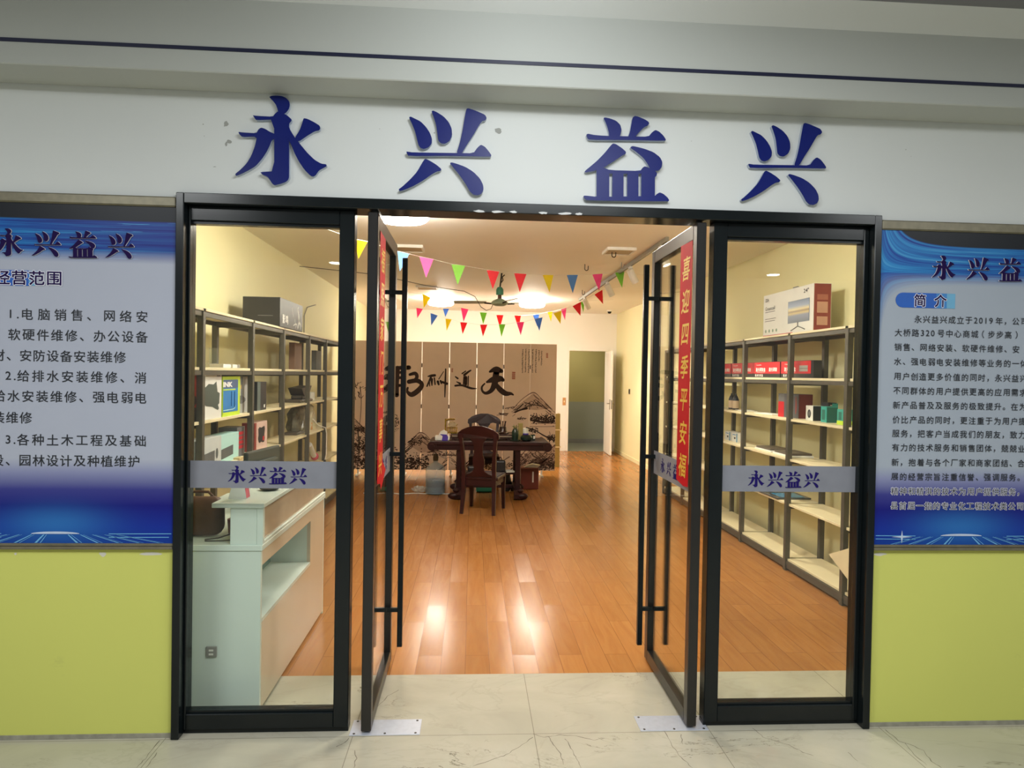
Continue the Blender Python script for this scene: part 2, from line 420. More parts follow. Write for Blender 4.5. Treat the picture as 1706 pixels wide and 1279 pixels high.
def word(b, s, fn, u, v, width, height, bold=0.0, d=0.0):
    """Latin word fitted to a width from its left end"""
    cu = bpy.data.curves.new('lettering', 'FONT'); cu.body = s; cu.size = 1.0; cu.resolution_u = 2; cu.offset = bold
    o = bpy.data.objects.new('lettering', cu); COL.objects.link(o)
    dg = bpy.context.evaluated_depsgraph_get(); me = bpy.data.meshes.new_from_object(o.evaluated_get(dg))
    vs = [(q.co.x, q.co.y) for q in me.vertices]; fs = [tuple(p.vertices) for p in me.polygons]
    bpy.data.objects.remove(o); bpy.data.curves.remove(cu); bpy.data.meshes.remove(me)
    x0 = min(q[0] for q in vs); x1 = max(q[0] for q in vs); y0 = min(q[1] for q in vs); y1 = max(q[1] for q in vs)
    nv = [b.bm.verts.new(fn(u + (x - x0) / (x1 - x0) * width, v + (y - (y0 + y1) / 2) / (y1 - y0) * height, d)) for x, y in vs]
    for f in fs:
        try: b.bm.faces.new([nv[i] for i in f])
        except ValueError: pass
YONG = [[(-0.139,0.479),(-0.113,0.492),(-0.058,0.497),(-0.001,0.495),(0.048,0.474),(0.079,0.44),(0.087,0.399),(0.077,0.357),(0.051,0.318),(0.022,0.297),(-0.04,0.318),(-0.048,0.352),(-0.066,0.396),(-0.095,0.435),(-0.121,0.458)],[(-0.316,0.269),(-0.284,0.264),(-0.097,0.261),(-0.074,0.295),(-0.04,0.326),(0.022,0.3),(0.061,0.282),(0.11,0.24),(0.103,0.219),(0.079,0.191),(0.09,-0.396),(0.079,-0.432),(0.051,-0.458),(-0.012,-0.482),(-0.069,-0.497),(-0.092,-0.484),(-0.116,-0.448),(-0.149,-0.404),(-0.204,-0.383),(-0.23,-0.357),(-0.074,-0.342),(-0.082,0.232),(-0.279,0.217),(-0.297,0.24)],[(-0.471,0.079),(-0.425,0.074),(-0.274,0.071),(-0.251,0.116),(-0.222,0.136),(-0.178,0.123),(-0.126,0.092),(-0.071,0.071),(-0.071,0.022),(-0.108,-0.001),(-0.126,-0.053),(-0.16,-0.129),(-0.214,-0.214),(-0.277,-0.29),(-0.347,-0.336),(-0.427,-0.381),(-0.49,-0.409),(-0.5,-0.388),(-0.445,-0.342),(-0.375,-0.266),(-0.323,-0.173),(-0.287,-0.069),(-0.266,0.035),(-0.43,0.025),(-0.458,0.051)],[(0.238,0.251),(0.248,0.258),(0.287,0.251),(0.36,0.217),(0.417,0.183),(0.425,0.155),(0.414,0.131),(0.362,0.118),(0.29,0.071),(0.186,-0.006),(0.144,0.03),(0.199,0.123),(0.225,0.199)],[(0.071,0.183),(0.1,0.11),(0.155,0.03),(0.186,-0.006),(0.238,-0.069),(0.292,-0.131),(0.368,-0.201),(0.44,-0.24),(0.497,-0.245),(0.5,-0.266),(0.458,-0.29),(0.414,-0.318),(0.383,-0.368),(0.355,-0.388),(0.323,-0.378),(0.258,-0.316),(0.194,-0.225),(0.147,-0.136),(0.11,-0.045),(0.069,0.027)]]
XING = [[(-0.4,0.345),(-0.383,0.355),(-0.338,0.335),(-0.276,0.308),(-0.213,0.248),(-0.171,0.186),(-0.148,0.126),(-0.151,0.071),(-0.183,0.031),(-0.233,0.011),(-0.271,0.021),(-0.296,0.056),(-0.313,0.128),(-0.335,0.206),(-0.365,0.276)],[(-0.158,0.418),(-0.143,0.43),(-0.099,0.413),(-0.026,0.37),(0.031,0.31),(0.064,0.241),(0.069,0.168),(0.046,0.111),(-0.004,0.076),(-0.049,0.079),(-0.081,0.108),(-0.091,0.181),(-0.106,0.278),(-0.133,0.358)],[(0.218,0.46),(0.236,0.47),(0.296,0.455),(0.368,0.428),(0.42,0.408),(0.443,0.373),(0.425,0.345),(0.395,0.34),(0.368,0.305),(0.298,0.178),(0.228,0.069),(0.176,-0.024),(0.118,-0.026),(0.156,0.101),(0.181,0.228),(0.198,0.343)],[(-0.423,-0.024),(-0.395,-0.026),(-0.36,-0.031),(0.086,-0.021),(0.303,-0.016),(0.345,0.046),(0.383,0.081),(0.428,0.059),(0.468,0.014),(0.5,-0.029),(0.493,-0.046),(0.086,-0.051),(-0.398,-0.071),(-0.415,-0.046)],[(-0.231,-0.106),(-0.213,-0.094),(-0.163,-0.116),(-0.091,-0.158),(-0.039,-0.201),(-0.054,-0.221),(-0.089,-0.226),(-0.143,-0.258),(-0.231,-0.325),(-0.335,-0.39),(-0.443,-0.44),(-0.488,-0.453),(-0.5,-0.435),(-0.46,-0.405),(-0.373,-0.32),(-0.303,-0.238)],[(0.049,-0.133),(0.066,-0.123),(0.123,-0.136),(0.216,-0.166),(0.305,-0.216),(0.378,-0.286),(0.415,-0.355),(0.42,-0.41),(0.4,-0.45),(0.36,-0.47),(0.31,-0.465),(0.273,-0.433),(0.226,-0.353),(0.163,-0.266),(0.089,-0.178)]]
YI = [[(-0.284,0.457),(-0.261,0.462),(-0.204,0.452),(-0.136,0.429),(-0.087,0.384),(-0.071,0.327),(-0.084,0.27),(-0.095,0.242),(-0.214,0.236),(-0.219,0.294),(-0.238,0.358),(-0.261,0.413)],[(0.053,0.473),(0.079,0.494),(0.123,0.486),(0.201,0.457),(0.243,0.431),(0.248,0.41),(0.23,0.387),(0.201,0.377),(0.155,0.335),(0.079,0.247),(0.004,0.244),(0.027,0.312),(0.043,0.408)],[(-0.479,0.26),(-0.458,0.268),(-0.391,0.257),(-0.277,0.252),(0.03,0.257),(0.243,0.262),(0.282,0.312),(0.323,0.343),(0.368,0.325),(0.417,0.281),(0.448,0.239),(0.443,0.223),(0.032,0.216),(-0.448,0.2),(-0.471,0.226)],[(-0.194,0.145),(-0.168,0.169),(-0.131,0.161),(-0.064,0.119),(-0.014,0.078),(-0.019,0.055),(-0.061,0.034),(-0.136,-0.021),(-0.212,-0.07),(-0.269,-0.109),(-0.365,-0.148),(-0.479,-0.174),(-0.492,-0.161),(-0.422,-0.101),(-0.347,-0.034),(-0.264,0.055)],[(0.032,0.13),(0.056,0.148),(0.11,0.14),(0.206,0.119),(0.305,0.086),(0.383,0.031),(0.412,-0.023),(0.406,-0.081),(0.378,-0.119),(0.31,-0.132),(0.271,-0.106),(0.24,-0.049),(0.191,0.016),(0.113,0.078)],[(-0.352,-0.127),(-0.279,-0.109),(-0.201,-0.138),(0.155,-0.135),(0.183,-0.094),(0.212,-0.078),(0.318,-0.122),(0.352,-0.151),(0.347,-0.182),(0.326,-0.203),(0.326,-0.161),(-0.352,-0.182)],[(-0.352,-0.166),(-0.206,-0.161),(-0.201,-0.455),(-0.347,-0.46)],[(-0.168,-0.158),(-0.04,-0.153),(-0.035,-0.452),(-0.165,-0.457)],[(0.004,-0.153),(0.134,-0.148),(0.139,-0.449),(0.009,-0.455)],[(0.168,-0.148),(0.326,-0.14),(0.331,-0.444),(0.173,-0.449)],[(-0.5,-0.444),(-0.479,-0.439),(-0.349,-0.449),(0.331,-0.418),(0.355,-0.392),(0.388,-0.374),(0.432,-0.39),(0.482,-0.431),(0.5,-0.46),(0.492,-0.473),(-0.453,-0.494),(-0.492,-0.47)]]
HEAVY = {'永': YONG, '兴': XING, '益': YI}
def chaikin(poly, q=0.18):
    out = []
    n = len(poly)
    for i in range(n):
        a, b_ = poly[i], poly[(i + 1) % n]
        out.append((a[0] + (b_[0] - a[0]) * q, a[1] + (b_[1] - a[1]) * q)); out.append((a[0] + (b_[0] - a[0]) * (1 - q), a[1] + (b_[1] - a[1]) * (1 - q)))
    return out
def grow(poly, g):
    n = len(poly); ar = sum(poly[i][0] * poly[(i + 1) % n][1] - poly[(i + 1) % n][0] * poly[i][1] for i in range(n))
    sg = 1 if ar > 0 else -1
    out = []
    for i in range(n):
        a, p, c = poly[i - 1], poly[i], poly[(i + 1) % n]
        def nrm(s_, e_):
            x, y = e_[0] - s_[0], e_[1] - s_[1]; l = math.hypot(x, y) or 1
            return (y / l * sg, -x / l * sg)
        n1, n2 = nrm(a, p), nrm(p, c); x, y = n1[0] + n2[0], n1[1] + n2[1]; l = math.hypot(x, y)
        if l < 0.3: x, y, l = n1[0], n1[1], 1
        out.append((p[0] + x / l * g, p[1] + y / l * g))
    return out
def heavy(b, ch, fn, u, v, size, depth, g=0.0, d0=0.0, side_i=None):
    """the shop sign's heavy brush-serif characters"""
    for k, poly in enumerate(HEAVY[ch]):
        p = chaikin(poly) if len(poly) > 5 else poly
        if g: p = grow(p, g)
        dk = d0 + k * 0.0002
        b.prism([(u + x * size, v + y * size) for x, y in p], lambda a, c, e, dk=dk: fn(a, c, e + dk), depth, 0, side_i)
def front(y):          # plane facing the corridor at depth y: d comes toward the viewer
    return lambda u, v, d: Vector((u, y - d, v))
def face_px(x):        # plane facing +X: u runs along +Y
    return lambda u, v, d: Vector((x + d, u, v))
def face_nx(x):        # plane facing -X: u runs along -Y
    return lambda u, v, d: Vector((x - d, -u, v))

# ================================================================== SETTING
ZC = 2.92; XL_, XR_, YB_ = -2.15, 3.05, 10.95
def sbox(name, x0, x1, y0, y1, z0, z1, m_, bev=0.0):
    b = B(); b.box(x0, x1, y0, y1, z0, z1, bev); return struct(b.build(name, m_))
sbox('floor', -7, 8, -7, 0.575, -0.1, 0, M['marble'])
sbox('floor_wood', XL_ - 0.1, XR_ + 0.1, 0.575, YB_, -0.1, 0, M['wood'])
sbox('floor_passage', 1.2, 4.2, YB_, 12.75, -0.1, 0, mat('grey_passage_tile', '8d8f80', 0.3))
sbox('ceiling', XL_ - 0.1, XR_ + 0.1, 0.1, YB_ + 0.1, ZC, ZC + 0.1, M['ceiling'])
sbox('wall_left', XL_ - 0.1, XL_, 0.1, YB_ + 0.1, 0, ZC, M['wall_in'])
sbox('wall_right', XR_, XR_ + 0.1, 0.1, YB_ + 0.1, 0, ZC, M['wall_in'])
b = B()                                    # back wall with its doorway cut out
DX0, DX1, DZ = 2.045, 2.83, 2.125
b.box(XL_, DX0, YB_, YB_ + 0.1, 0, ZC); b.box(DX1, XR_, YB_, YB_ + 0.1, 0, ZC); b.box(DX0, DX1, YB_, YB_ + 0.1, DZ, ZC)
struct(b.build('wall_back', M['wall_back']))
b = B()
b.box(1.2, 4.2, 12.65, 12.75, 0, 2.7); b.box(1.2, 1.3, 11.06, 12.65, 0, 2.7); b.box(4.1, 4.2, 11.06, 12.65, 0, 2.7)
struct(b.build('wall_passage', M['far_wall']))
sbox('ceiling_passage', 1.2, 4.2, 11.06, 12.75, 2.7, 2.75, M['far_wall'])
sbox('wall_lower_band', 1.3, 4.1, 12.64, 12.65, 0.1, 0.98, m_wall('grey_green_lower_band', '9c9d8b'))  # grey-green band across the lower part of the passage wall
sbox('baseboard_passage', 1.3, 4.1, 12.635, 12.65, 0, 0.1, M['grey_plastic'])
b = B()
b.box(DX0 - 0.055, DX0, YB_ - 0.02, YB_, 0, DZ + 0.055, 0.003); b.box(DX1, DX1 + 0.055, YB_ - 0.02, YB_, 0, DZ + 0.055, 0.003); b.box(DX0, DX1, YB_ - 0.02, YB_, DZ, DZ + 0.055, 0.003)
struct(b.build('trim_doorway', M['wall_back']))
sbox('baseboard_right', XR_ - 0.012, XR_, 6.1, YB_, 0, 0.07, M['wall_in'])
sbox('baseboard_back', XL_, DX0 - 0.06, YB_ - 0.012, YB_, 0, 0.08, M['wall_back'])
# far door: opened into the shop, seen nearly edge on
dr = thing('door_3', 'white door standing open at the far back doorway', 'door', (DX1 + 0.0, YB_ - 0.05, 0), math.radians(-92.5)); struct(dr)
b = B(); b.box(-0.0, 0.74, -0.02, 0.02, 0.008, 2.11, 0.003); b.build('door_panel', M['wall_back'], dr, local=True)
for sy in (1, -1):
    b = B(); b.box(0.655, 0.70, sy * 0.02, sy * 0.027, 0.93, 1.13, 0.002); b.cyl((0.678, sy * 0.027, 1.05), (0.678, sy * 0.062, 1.05), 0.009, 10)
    b.cyl((0.678, sy * 0.06, 1.05), (0.57, sy * 0.06, 1.05), 0.009, 10); b.build('door_handle', mat('satin_nickel', 'a49f92', 0.3, 0.8), dr, local=True)
b = B(); b.box(0.74, 0.742, -0.012, 0.012, 0.94, 1.12); b.build('lock_plate', M['grey_plastic'], dr, local=True)

# corridor side: header, fascia, stripe, crown, ceiling
b = B(); b.box(-7, 8, 0.0, 0.1, 2.351, ZC + 0.3); b.box(-7, -1.272, 0.0, 0.1, 2.31, 2.351); b.box(1.849, 8, 0.0, 0.1, 2.31, 2.351); struct(b.build('wall_front', M['header']))
sbox('wall_front_left', -7, -1.272, 0.0, 0.1, 0, 2.31, M['yellow'])
sbox('wall_front_right', 1.849, 8, 0.0, 0.1, 0, 2.31, M['yellow'])
sbox('trim_fascia', -7, 8, -0.19, -0.001, 2.79, 3.25, M['fascia'], 0.004)
sbox('trim_stripe', -7, 8, -0.1935, -0.19, 2.876, 2.8905, M['blue_trim'])
b = B()
b.prism([(0, 0), (0.10, 0.07), (0.10, 0.1), (0, 0.1)], lambda u, v, d: Vector((-7 + d, -0.19 - u, 3.085 + v)), 15.0)
struct(b.build('trim_crown', M['header']))
sbox('ceiling_corridor', -7, 8, -7, -0.2, 3.155, 3.2, M['corr_ceiling'])
for nm, x0, x1 in (('left', -7, -1.272), ('right', 1.849, 8)):
    sbox('trim_top_' + nm, x0, x1, -0.022, 0.0, 2.288, 2.332, M['gold_trim'], 0.006)
    b = B(); b.box(x0, x1, -0.02, 0.0, 0.822, 0.834, 0.002); b.box(x0, x1, -0.014, 0.0, 0.834, 0.848, 0.003)
    struct(b.build('trim_sill_' + nm, M['gold_trim']))
    sbox('baseboard_front_' + nm, x0, x1, -0.004, 0.0, 0.0, 0.02, mat('scuffed_grey_plaster', '9a9788', 0.8, 0, 0.2, 20))
M['downlight'] = emit('corridor_downlight', 'fffdf4', 45.0)
# peeled and scuffed paint on the header, small screw holes, torn tape on the yellow wall
def flake(b, x, z, rx, rz, y=-0.0006):
    n = random.randint(9, 13)
    b.bm.faces.new([b.bm.verts.new((x + rx * math.cos(2 * PI * k / n) * random.uniform(.55, 1.1), y, z + rz * math.sin(2 * PI * k / n) * random.uniform(.55, 1.1))) for k in range(n)])
b = B()
for x, z, rx, rz in ((-1.075, 2.655, .012, .017), (-1.06, 2.58, .016, .01), (-1.072, 2.57, .006, .012), (0.098, 2.672, .02, .014), (-0.183, 2.652, .004, .004), (-0.42, 2.66, .002, .002), (0.965, 2.66, .002, .002), (1.965, 2.66, .002, .004), (1.99, 2.63, .003, .001), (-1.17, 2.65, .003, .003), (-1.165, 2.6, .002, .002), (-1.12, 2.47, .008, .002)):
    flake(b, x, z, rx, rz)
struct(b.build('trim_scuff', mat('bare_grey_plaster', '9fa09b', 0.8)))
b = B()
for x, z, rx, rz in ((-1.37, 0.80, .05, .008), (-1.57, 0.798, .018, .012), (-1.93, 0.80, .008, .006), (1.89, 0.80, .035, .008)): flake(b, x, z, rx, rz)
struct(b.build('trim_tape_scrap', mat('torn_white_tape', 'd6d3c6', 0.7)))
b = B()
for x, rx in ((0.02, .035), (0.10, .03), (0.17, .02), (0.30, .022), (0.40, .035), (0.46, .02)): flake(b, x, 2.3105 + random.uniform(-.001, .002), rx, .0065, -0.0256)
struct(b.build('trim_sealant_scrap', mat('old_white_sealant', 'cfd0cf', 0.6)))

CRACKS = [[(0.299,-0.02),(0.343,-0.047),(0.412,-0.031),(0.481,-0.037),(0.561,-0.075),(0.611,-0.062)],[(0.296,-0.046),(0.225,-0.119),(0.169,-0.177),(0.124,-0.201),(0.028,-0.253)],[(0.363,-0.041),(0.379,-0.104),(0.4,-0.177),(0.4,-0.253)],[(0.434,-0.064),(0.449,-0.119),(0.455,-0.186),(0.466,-0.23),(0.469,-0.278)],[(-0.469,-0.124),(-0.452,-0.182),(-0.451,-0.249)],[(0.894,-0.008),(0.895,-0.135),(0.904,-0.216),(0.929,-0.292)],[(0.959,-0.043),(0.943,-0.121)],[(1.309,0.001),(1.326,-0.076),(1.406,-0.137),(1.443,-0.195),(1.477,-0.224)],[(1.641,-0.201),(1.645,-0.269)],[(1.92,-0.032),(1.921,-0.123),(1.959,-0.154),(1.979,-0.197),(1.962,-0.279),(1.969,-0.325)],[(1.936,-0.139),(1.919,-0.224),(1.92,-0.304)],[(-1.317,-0.025),(-1.311,-0.156),(-1.314,-0.222)],[(-1.283,-0.115),(-1.279,-0.223)],[(-0.553,-0.092),(-0.524,-0.07),(-0.512,-0.025)],[(-0.343,0.409),(-0.388,0.346),(-0.425,0.243)]]
b = B()
for pts in CRACKS:
    fine = []
    for (xa, ya), (xb, yb_) in zip(pts, pts[1:]):
        for k in range(4): fine.append((xa + (xb - xa) * k / 4 + random.uniform(-.003, .003), ya + (yb_ - ya) * k / 4 + random.uniform(-.002, .002), random.uniform(.0012, .0034)))
    fine.append((*pts[-1], 0.0008))
    b.stroke(fine, lambda u, v, d: Vector((u, v, 0.0003)))
struct(b.build('floor_crack', mat('dark_crack_line', '57503f', 0.7)))
# two downlights far back in the corridor ceiling
for x in (4.46, -1.98):
    b = B(); b.lathe([(0.09, 0.0), (0.09, 0.004)], (x, -6.6, 3.15), 24); struct(b.build('trim_downlight', M['downlight']))
# black aluminium surround
b = B()
b.box(-1.271, -1.238, -0.025, 0.11, 0, 2.351, 0.003); b.box(1.815, 1.848, -0.025, 0.11, 0, 2.351, 0.003)
b.box(-1.238, 1.815, -0.025, 0.11, 2.306, 2.351, 0.003)
struct(b.build('trim_surround', M['black']), 'black aluminium surround of the glass shopfront', 'frame')
def window(name, x0, x1, gx0, gx1, gz0, gz1, cols, letters, lab):
    w_ = thing(name, lab, 'window', ((x0 + x1) / 2, 0.05, 0.0)); struct(w_)
    b = B(); z0, z1 = 0.02, 2.306
    b.box(x0, gx0, 0.02, 0.085, z0, z1, 0.003); b.box(gx1, x1, 0.02, 0.085, z0, z1, 0.003)
    b.box(gx0, gx1, 0.02, 0.085, gz1, z1, 0.003); b.box(gx0, gx1, 0.02, 0.085, z0, gz0, 0.003)
    b.box(gx0, gx1, 0.032, 0.07, gz1 - 0.012, gz1); b.box(gx0, gx1, 0.032, 0.07, gz0, gz0 + 0.012)
    b.box(x0, x1, 0.03, 0.08, 0.0, z0)
    b.build('window_frame', M['black'], w_)
    b = B(); b.box(gx0, gx1, 0.048, 0.054, gz0, gz1); b.build('glass_pane', M['glass'], w_)
    z0, z1, y = 1.078, 1.198, 0.046
    b = B(); b.box(gx0 - 0.001, gx1 + 0.001, y, y + 0.001, z0, z1); sb = b.build('sticker_band', M['band'], w_)
    b = B()
    for ch, (u, v) in zip('永兴益兴', letters): heavy(b, ch, front(y - 0.0004), u, v, 0.078, 0.0003, 0.001)
    b.build('lettering', M['ink_violet'], sb)
window('window_1', -1.238, -0.525, -1.228, -0.591, 0.088, 2.243, None, [(-1.027, 1.138), (-0.938, 1.137), (-0.849, 1.135), (-0.762, 1.133)], 'fixed glass pane left of the doorway with silver name band')
window('window_2', 1.086, 1.815, 1.15, 1.792, 0.093, 2.243, None, [(1.318, 1.137), (1.408, 1.136), (1.495, 1.135), (1.582, 1.134)], 'fixed glass pane right of the doorway with silver name band')

def door(name, xc, sgn, lab):
    """glass leaf standing open at a right angle; sgn is the side facing the gap"""
    d = thing(name, lab, 'door', (xc, 0.02, 0.0)); struct(d)
    t = 0.022; z0, z1, y0, y1 = 0.012, 2.30, 0.0, 0.745
    b = B()
    b.box(xc - t, xc + t, y0, y0 + 0.05, z0, z1, 0.003); b.box(xc - t, xc + t, y1 - 0.055, y1, z0, z1, 0.003)
    b.box(xc - t, xc + t, y0 + 0.05, y1 - 0.055, z1 - 0.07, z1, 0.003); b.box(xc - t, xc + t, y0 + 0.05, y1 - 0.055, z0, z0 + 0.062, 0.003)
    b.build('door_frame', M['black2'], d)
    b = B(); b.box(xc - 0.004, xc + 0.004, y0 + 0.05, y1 - 0.055, z0 + 0.062, z1 - 0.07); b.build('glass_pane', M['glass'], d)
    for s_ in (1, -1):
        xb = xc + s_ * 0.074; yb_ = 0.665
        b = B(); b.box(xb - 0.014, xb + 0.014, yb_ - 0.014, yb_ + 0.014, 0.115, 2.215, 0.003)
        for z in (2.03, 1.16, 0.315):
            b.box(min(xb, xc + s_ * 0.004), max(xb, xc + s_ * 0.004), yb_ - 0.008, yb_ + 0.008, z - 0.011, z + 0.011)
        b.build('handle', M['black'], d, 'black vertical pull bar')
    b = B(); b.cyl((xc, 0.05, 0), (xc, 0.05, 0.015), 0.012, 12); b.cyl((xc, 0.05, 2.30), (xc, 0.05, 2.308), 0.012, 12); b.build('pivot', M['plate'], d)
    b = B(); xs = xc + sgn * 0.0048
    b.box(min(xs, xs + sgn * 0.0006), max(xs, xs + sgn * 0.0006), 0.052, 0.688, 1.066, 1.192); sb = b.build('sticker_band', M['band'], d)
    b = B()
    if sgn < 0:
        fn = face_nx(xs - 0.0008); us = (-0.515, -0.405, -0.295, -0.185)
    else:
        fn = face_px(xs + 0.0008); us = (0.185, 0.295, 0.405, 0.515)
    for ch, u in zip('永兴益兴', us): heavy(b, ch, fn, u, 1.13, 0.078, 0.0003)
    b.build('lettering', M['ink_violet'], sb)
    return d
door('door_1', -0.443, 1, 'left glass door leaf standing open, black frame and pull bars')
door('door_2', 1.022, -1, 'right glass door leaf standing open, black frame and pull bars')

# red couplets stuck on the open leaves
def couplet(x, sgn, y0, y1, text, lab, ztop, zbot):
    ym = (y0 + y1) / 2; t = thing('couplet_banner', lab, 'banner', (x, ym, zbot), group='red new year couplets on the doors')
    fn = (lambda u, v, d: Vector((x - d, ym - u, v))) if sgn < 0 else (lambda u, v, d: Vector((x + d, ym + u, v)))
    h = (y1 - y0) / 2; b = B()
    b.prism([(-h, ztop), (h, ztop - 0.004), (h * 0.98, (ztop + zbot) / 2), (h * 1.03, zbot + 0.01 if sgn < 0 else zbot + 0.10)] + ([] if sgn < 0 else [(h * 2.4, zbot + 0.045), (h * 0.5, zbot - 0.03)]) + [(0.02, zbot + 0.004), (-h * 0.98, zbot + 0.02), (-h * 1.0, (ztop + zbot) / 2)], fn, 0.0008)
    s_ = b.build('paper_strip', M['red_paper'], t)
    b = B(); n = len(text); top = ztop - 0.12; st = (ztop - zbot - 0.22) / (n - 1)
    for i, ch in enumerate(text): put_glyph(b, ch, lambda u, v, d: fn(u + 0.18 * (v - (top - i * st)), v, 0.0014 + d), 0.004, top - i * st, 0.118, 0.02, sx=0.95)
    b.build('lettering', M['gold_print'], t)
couplet(-0.4203, 1, 0.075, 0.245, '福照家门万事兴', 'red paper couplet with gold writing on the left door leaf', 2.233, 1.075)
couplet(0.9995, -1, 0.055, 0.225, '喜迎四季平安福', 'red paper couplet with gold writing on the right door leaf', 2.233, 1.085)

# steel pivot plates in the marble
for x0, x1, lab in ((-0.515, -0.205, 'scratched steel floor plate under the left door leaf'), (0.785, 1.10, 'scratched steel floor plate under the right door leaf')):
    t = thing('floor_plate', lab, 'plate', ((x0 + x1) / 2, 0.05, 0), group='steel door pivot plates')
    b = B(); b.box(x0, x1, -0.012, 0.118, 0, 0.003, 0.001); pt_ = b.build('plate', M['plate'], t)
    for sx, sy in ((x0 + 0.02, 0.0), (x1 - 0.02, 0.0), (x0 + 0.02, 0.105), (x1 - 0.02, 0.105), ((x0 + x1) / 2, 0.0)):
        b = B(); b.cyl((sx, sy, 0.003), (sx, sy, 0.0042), 0.0055, 10); b.build('screw', M['screw'], pt_)

# ------------------------------------------------------------------ raised sign characters
for ch, u, v, s_, lab in (('永', -0.834, 2.586, 0.385, 'navy raised sign character at the left end above the shopfront'), ('兴', -0.132, 2.569, 0.401, 'navy raised sign character above the doorway, second from left'),
                          ('益', 0.67, 2.564, 0.385, 'navy raised sign character above the doorway, third from left'), ('兴', 1.385, 2.571, 0.39, 'navy raised sign character at the right end above the shopfront')):
    t = thing('sign_character', lab, 'sign', (u, 0.0, v - s_ / 2), group='raised characters of the shop sign')
    b = B(); heavy(b, ch, front(-0.0005), u, v, s_, 0.017); b.build('acrylic_base', M['sign_edge'], t)
    b = B(); heavy(b, ch, front(-0.0178), u, v, s_, 0.003); b.build('acrylic_face', M['sign_blue'], t)

# ------------------------------------------------------------------ posters
def poster_material(name, left):
    q = NT(name); o = q.obj(); sx = q.n('ShaderNodeSeparateXYZ'); q.l(o, sx.inputs[0]); X, Z = sx.outputs[0], sx.outputs[2]
    if left:
        ze = Z
    else:   # streaks sweep upward toward the poster's left edge
        ex = q.math('POWER', 2.718, q.math('MULTIPLY', q.math('ADD', X, 0.75), -9.0))
        bend = q.math('SUBTRACT', Z, q.math('MULTIPLY', ex, q.math('MULTIPLY', q.math('SUBTRACT', Z, 1.25), 0.75)))
        ze = bend
    cm = q.n('ShaderNodeCombineXYZ'); q.l(X, cm.inputs[0]); q.l(ze, cm.inputs[2])
    st = q.noise(q.mapping(cm.outputs[0], scale=(0.9, 1, 75)), 1.0, 4, 0.65)
    st2 = q.noise(q.mapping(cm.outputs[0], loc=(4, 0, 0), scale=(4.0, 1, 150)), 1.0, 2, 0.5)
    blue = q.ramp(st, [(0.28, lin('141b5c')), (0.45, lin('1c4fa6')), (0.6, lin('2f8fd0')), (0.78, lin('7fc6e8'))])
    fade = q.ramp(q.math('ADD', q.math('MULTIPLY', X, 1.2 if left else 0.3), -0.1 if left else 0.3), [(0.0, (0, 0, 0, 1)), (1.0, (1, 1, 1, 1))])
    deep = q.mix(q.math('GREATER_THAN', st2, 0.68), lin('1b2280'), lin('5fb2e2'))
    blue = q.mix(q.math('MULTIPLY', fade, 0.85), blue, deep)
    grey = lin('b3b8c8') if left else lin('a9b2bf')
    top = q.mix(q.ramp(q.math('DIVIDE', q.math('SUBTRACT', ze, 1.195), 0.055), [(0.0, (0, 0, 0, 1)), (1.0, (1, 1, 1, 1))]), grey, blue)
    blk = q.ramp(q.math('DIVIDE', q.math('SUBTRACT', ze, 1.372 if left else 1.365), 0.006), [(0.0, (0, 0, 0, 1)), (1.0, (1, 1, 1, 1))])
    top = q.mix(blk, top, lin('22252b'))
    # lower artwork
    low = q.ramp(q.math('DIVIDE', Z, 0.36), [(0.0, lin('123a94')), (0.2, lin('182f98')), (0.45, lin('1b1b7c')), (0.64, lin('3f418c')), (0.84, lin('8b90b6')), (1.0, grey)])
    gx = q.math('SUBTRACT', X, 0.34 if left else -0.35)
    glow = q.math('POWER', 2.718, q.math('MULTIPLY', q.math('ADD', q.math('MULTIPLY', q.math('MULTIPLY', gx, gx), 22.0), q.math('MULTIPLY', q.math('MULTIPLY', q.math('SUBTRACT', Z, 0.085), q.math('SUBTRACT', Z, 0.085)), 190.0)), -1.0))
    low = q.mix(q.math('MULTIPLY', glow, 0.45), low, lin('3f97d8'))
    c = q.mix(q.math('GREATER_THAN', Z, 0.36), low, top)
    q.col(c); q.rough(0.35); q.b.inputs['Specular IOR Level'].default_value = 0.2
    return q.m
def poster(name, cx, x0, x1, left, lab):
    z0, z1, y = 0.848, 2.288, -0.012
    t = thing(name, lab, 'poster', (cx, y, z0), group='printed company posters')
    b = B(); b.box(x0, x1, y, y + 0.0115, z0, z1); pn = b.build('poster_panel', poster_material('poster_artwork_left' if left else 'poster_artwork_right', left), t)
    fn = front(y - 0.0012)
    return t, fn
M['cyan_line'] = mat('pale_blue_print', '6fb4e6', 0.4); M['violet_print'] = mat('deep_violet_print', '241648', 0.75, 0, 0.05, 12, 0.08); M['halo'] = mat('lavender_white_print', 'e6e6f4', 0.6, 0, 0.03, 12, 0.2)
M['pill_blue'] = mat('royal_blue_print', '1f5fbe', 0.35); M['pill_cyan'] = mat('soft_cyan_print', '6fb0d6', 0.35); M['pill_mid'] = mat('mid_blue_print', '3f86cc', 0.35); M['glow_print'] = mat('misty_white_print', 'c5d3ec', 0.4)
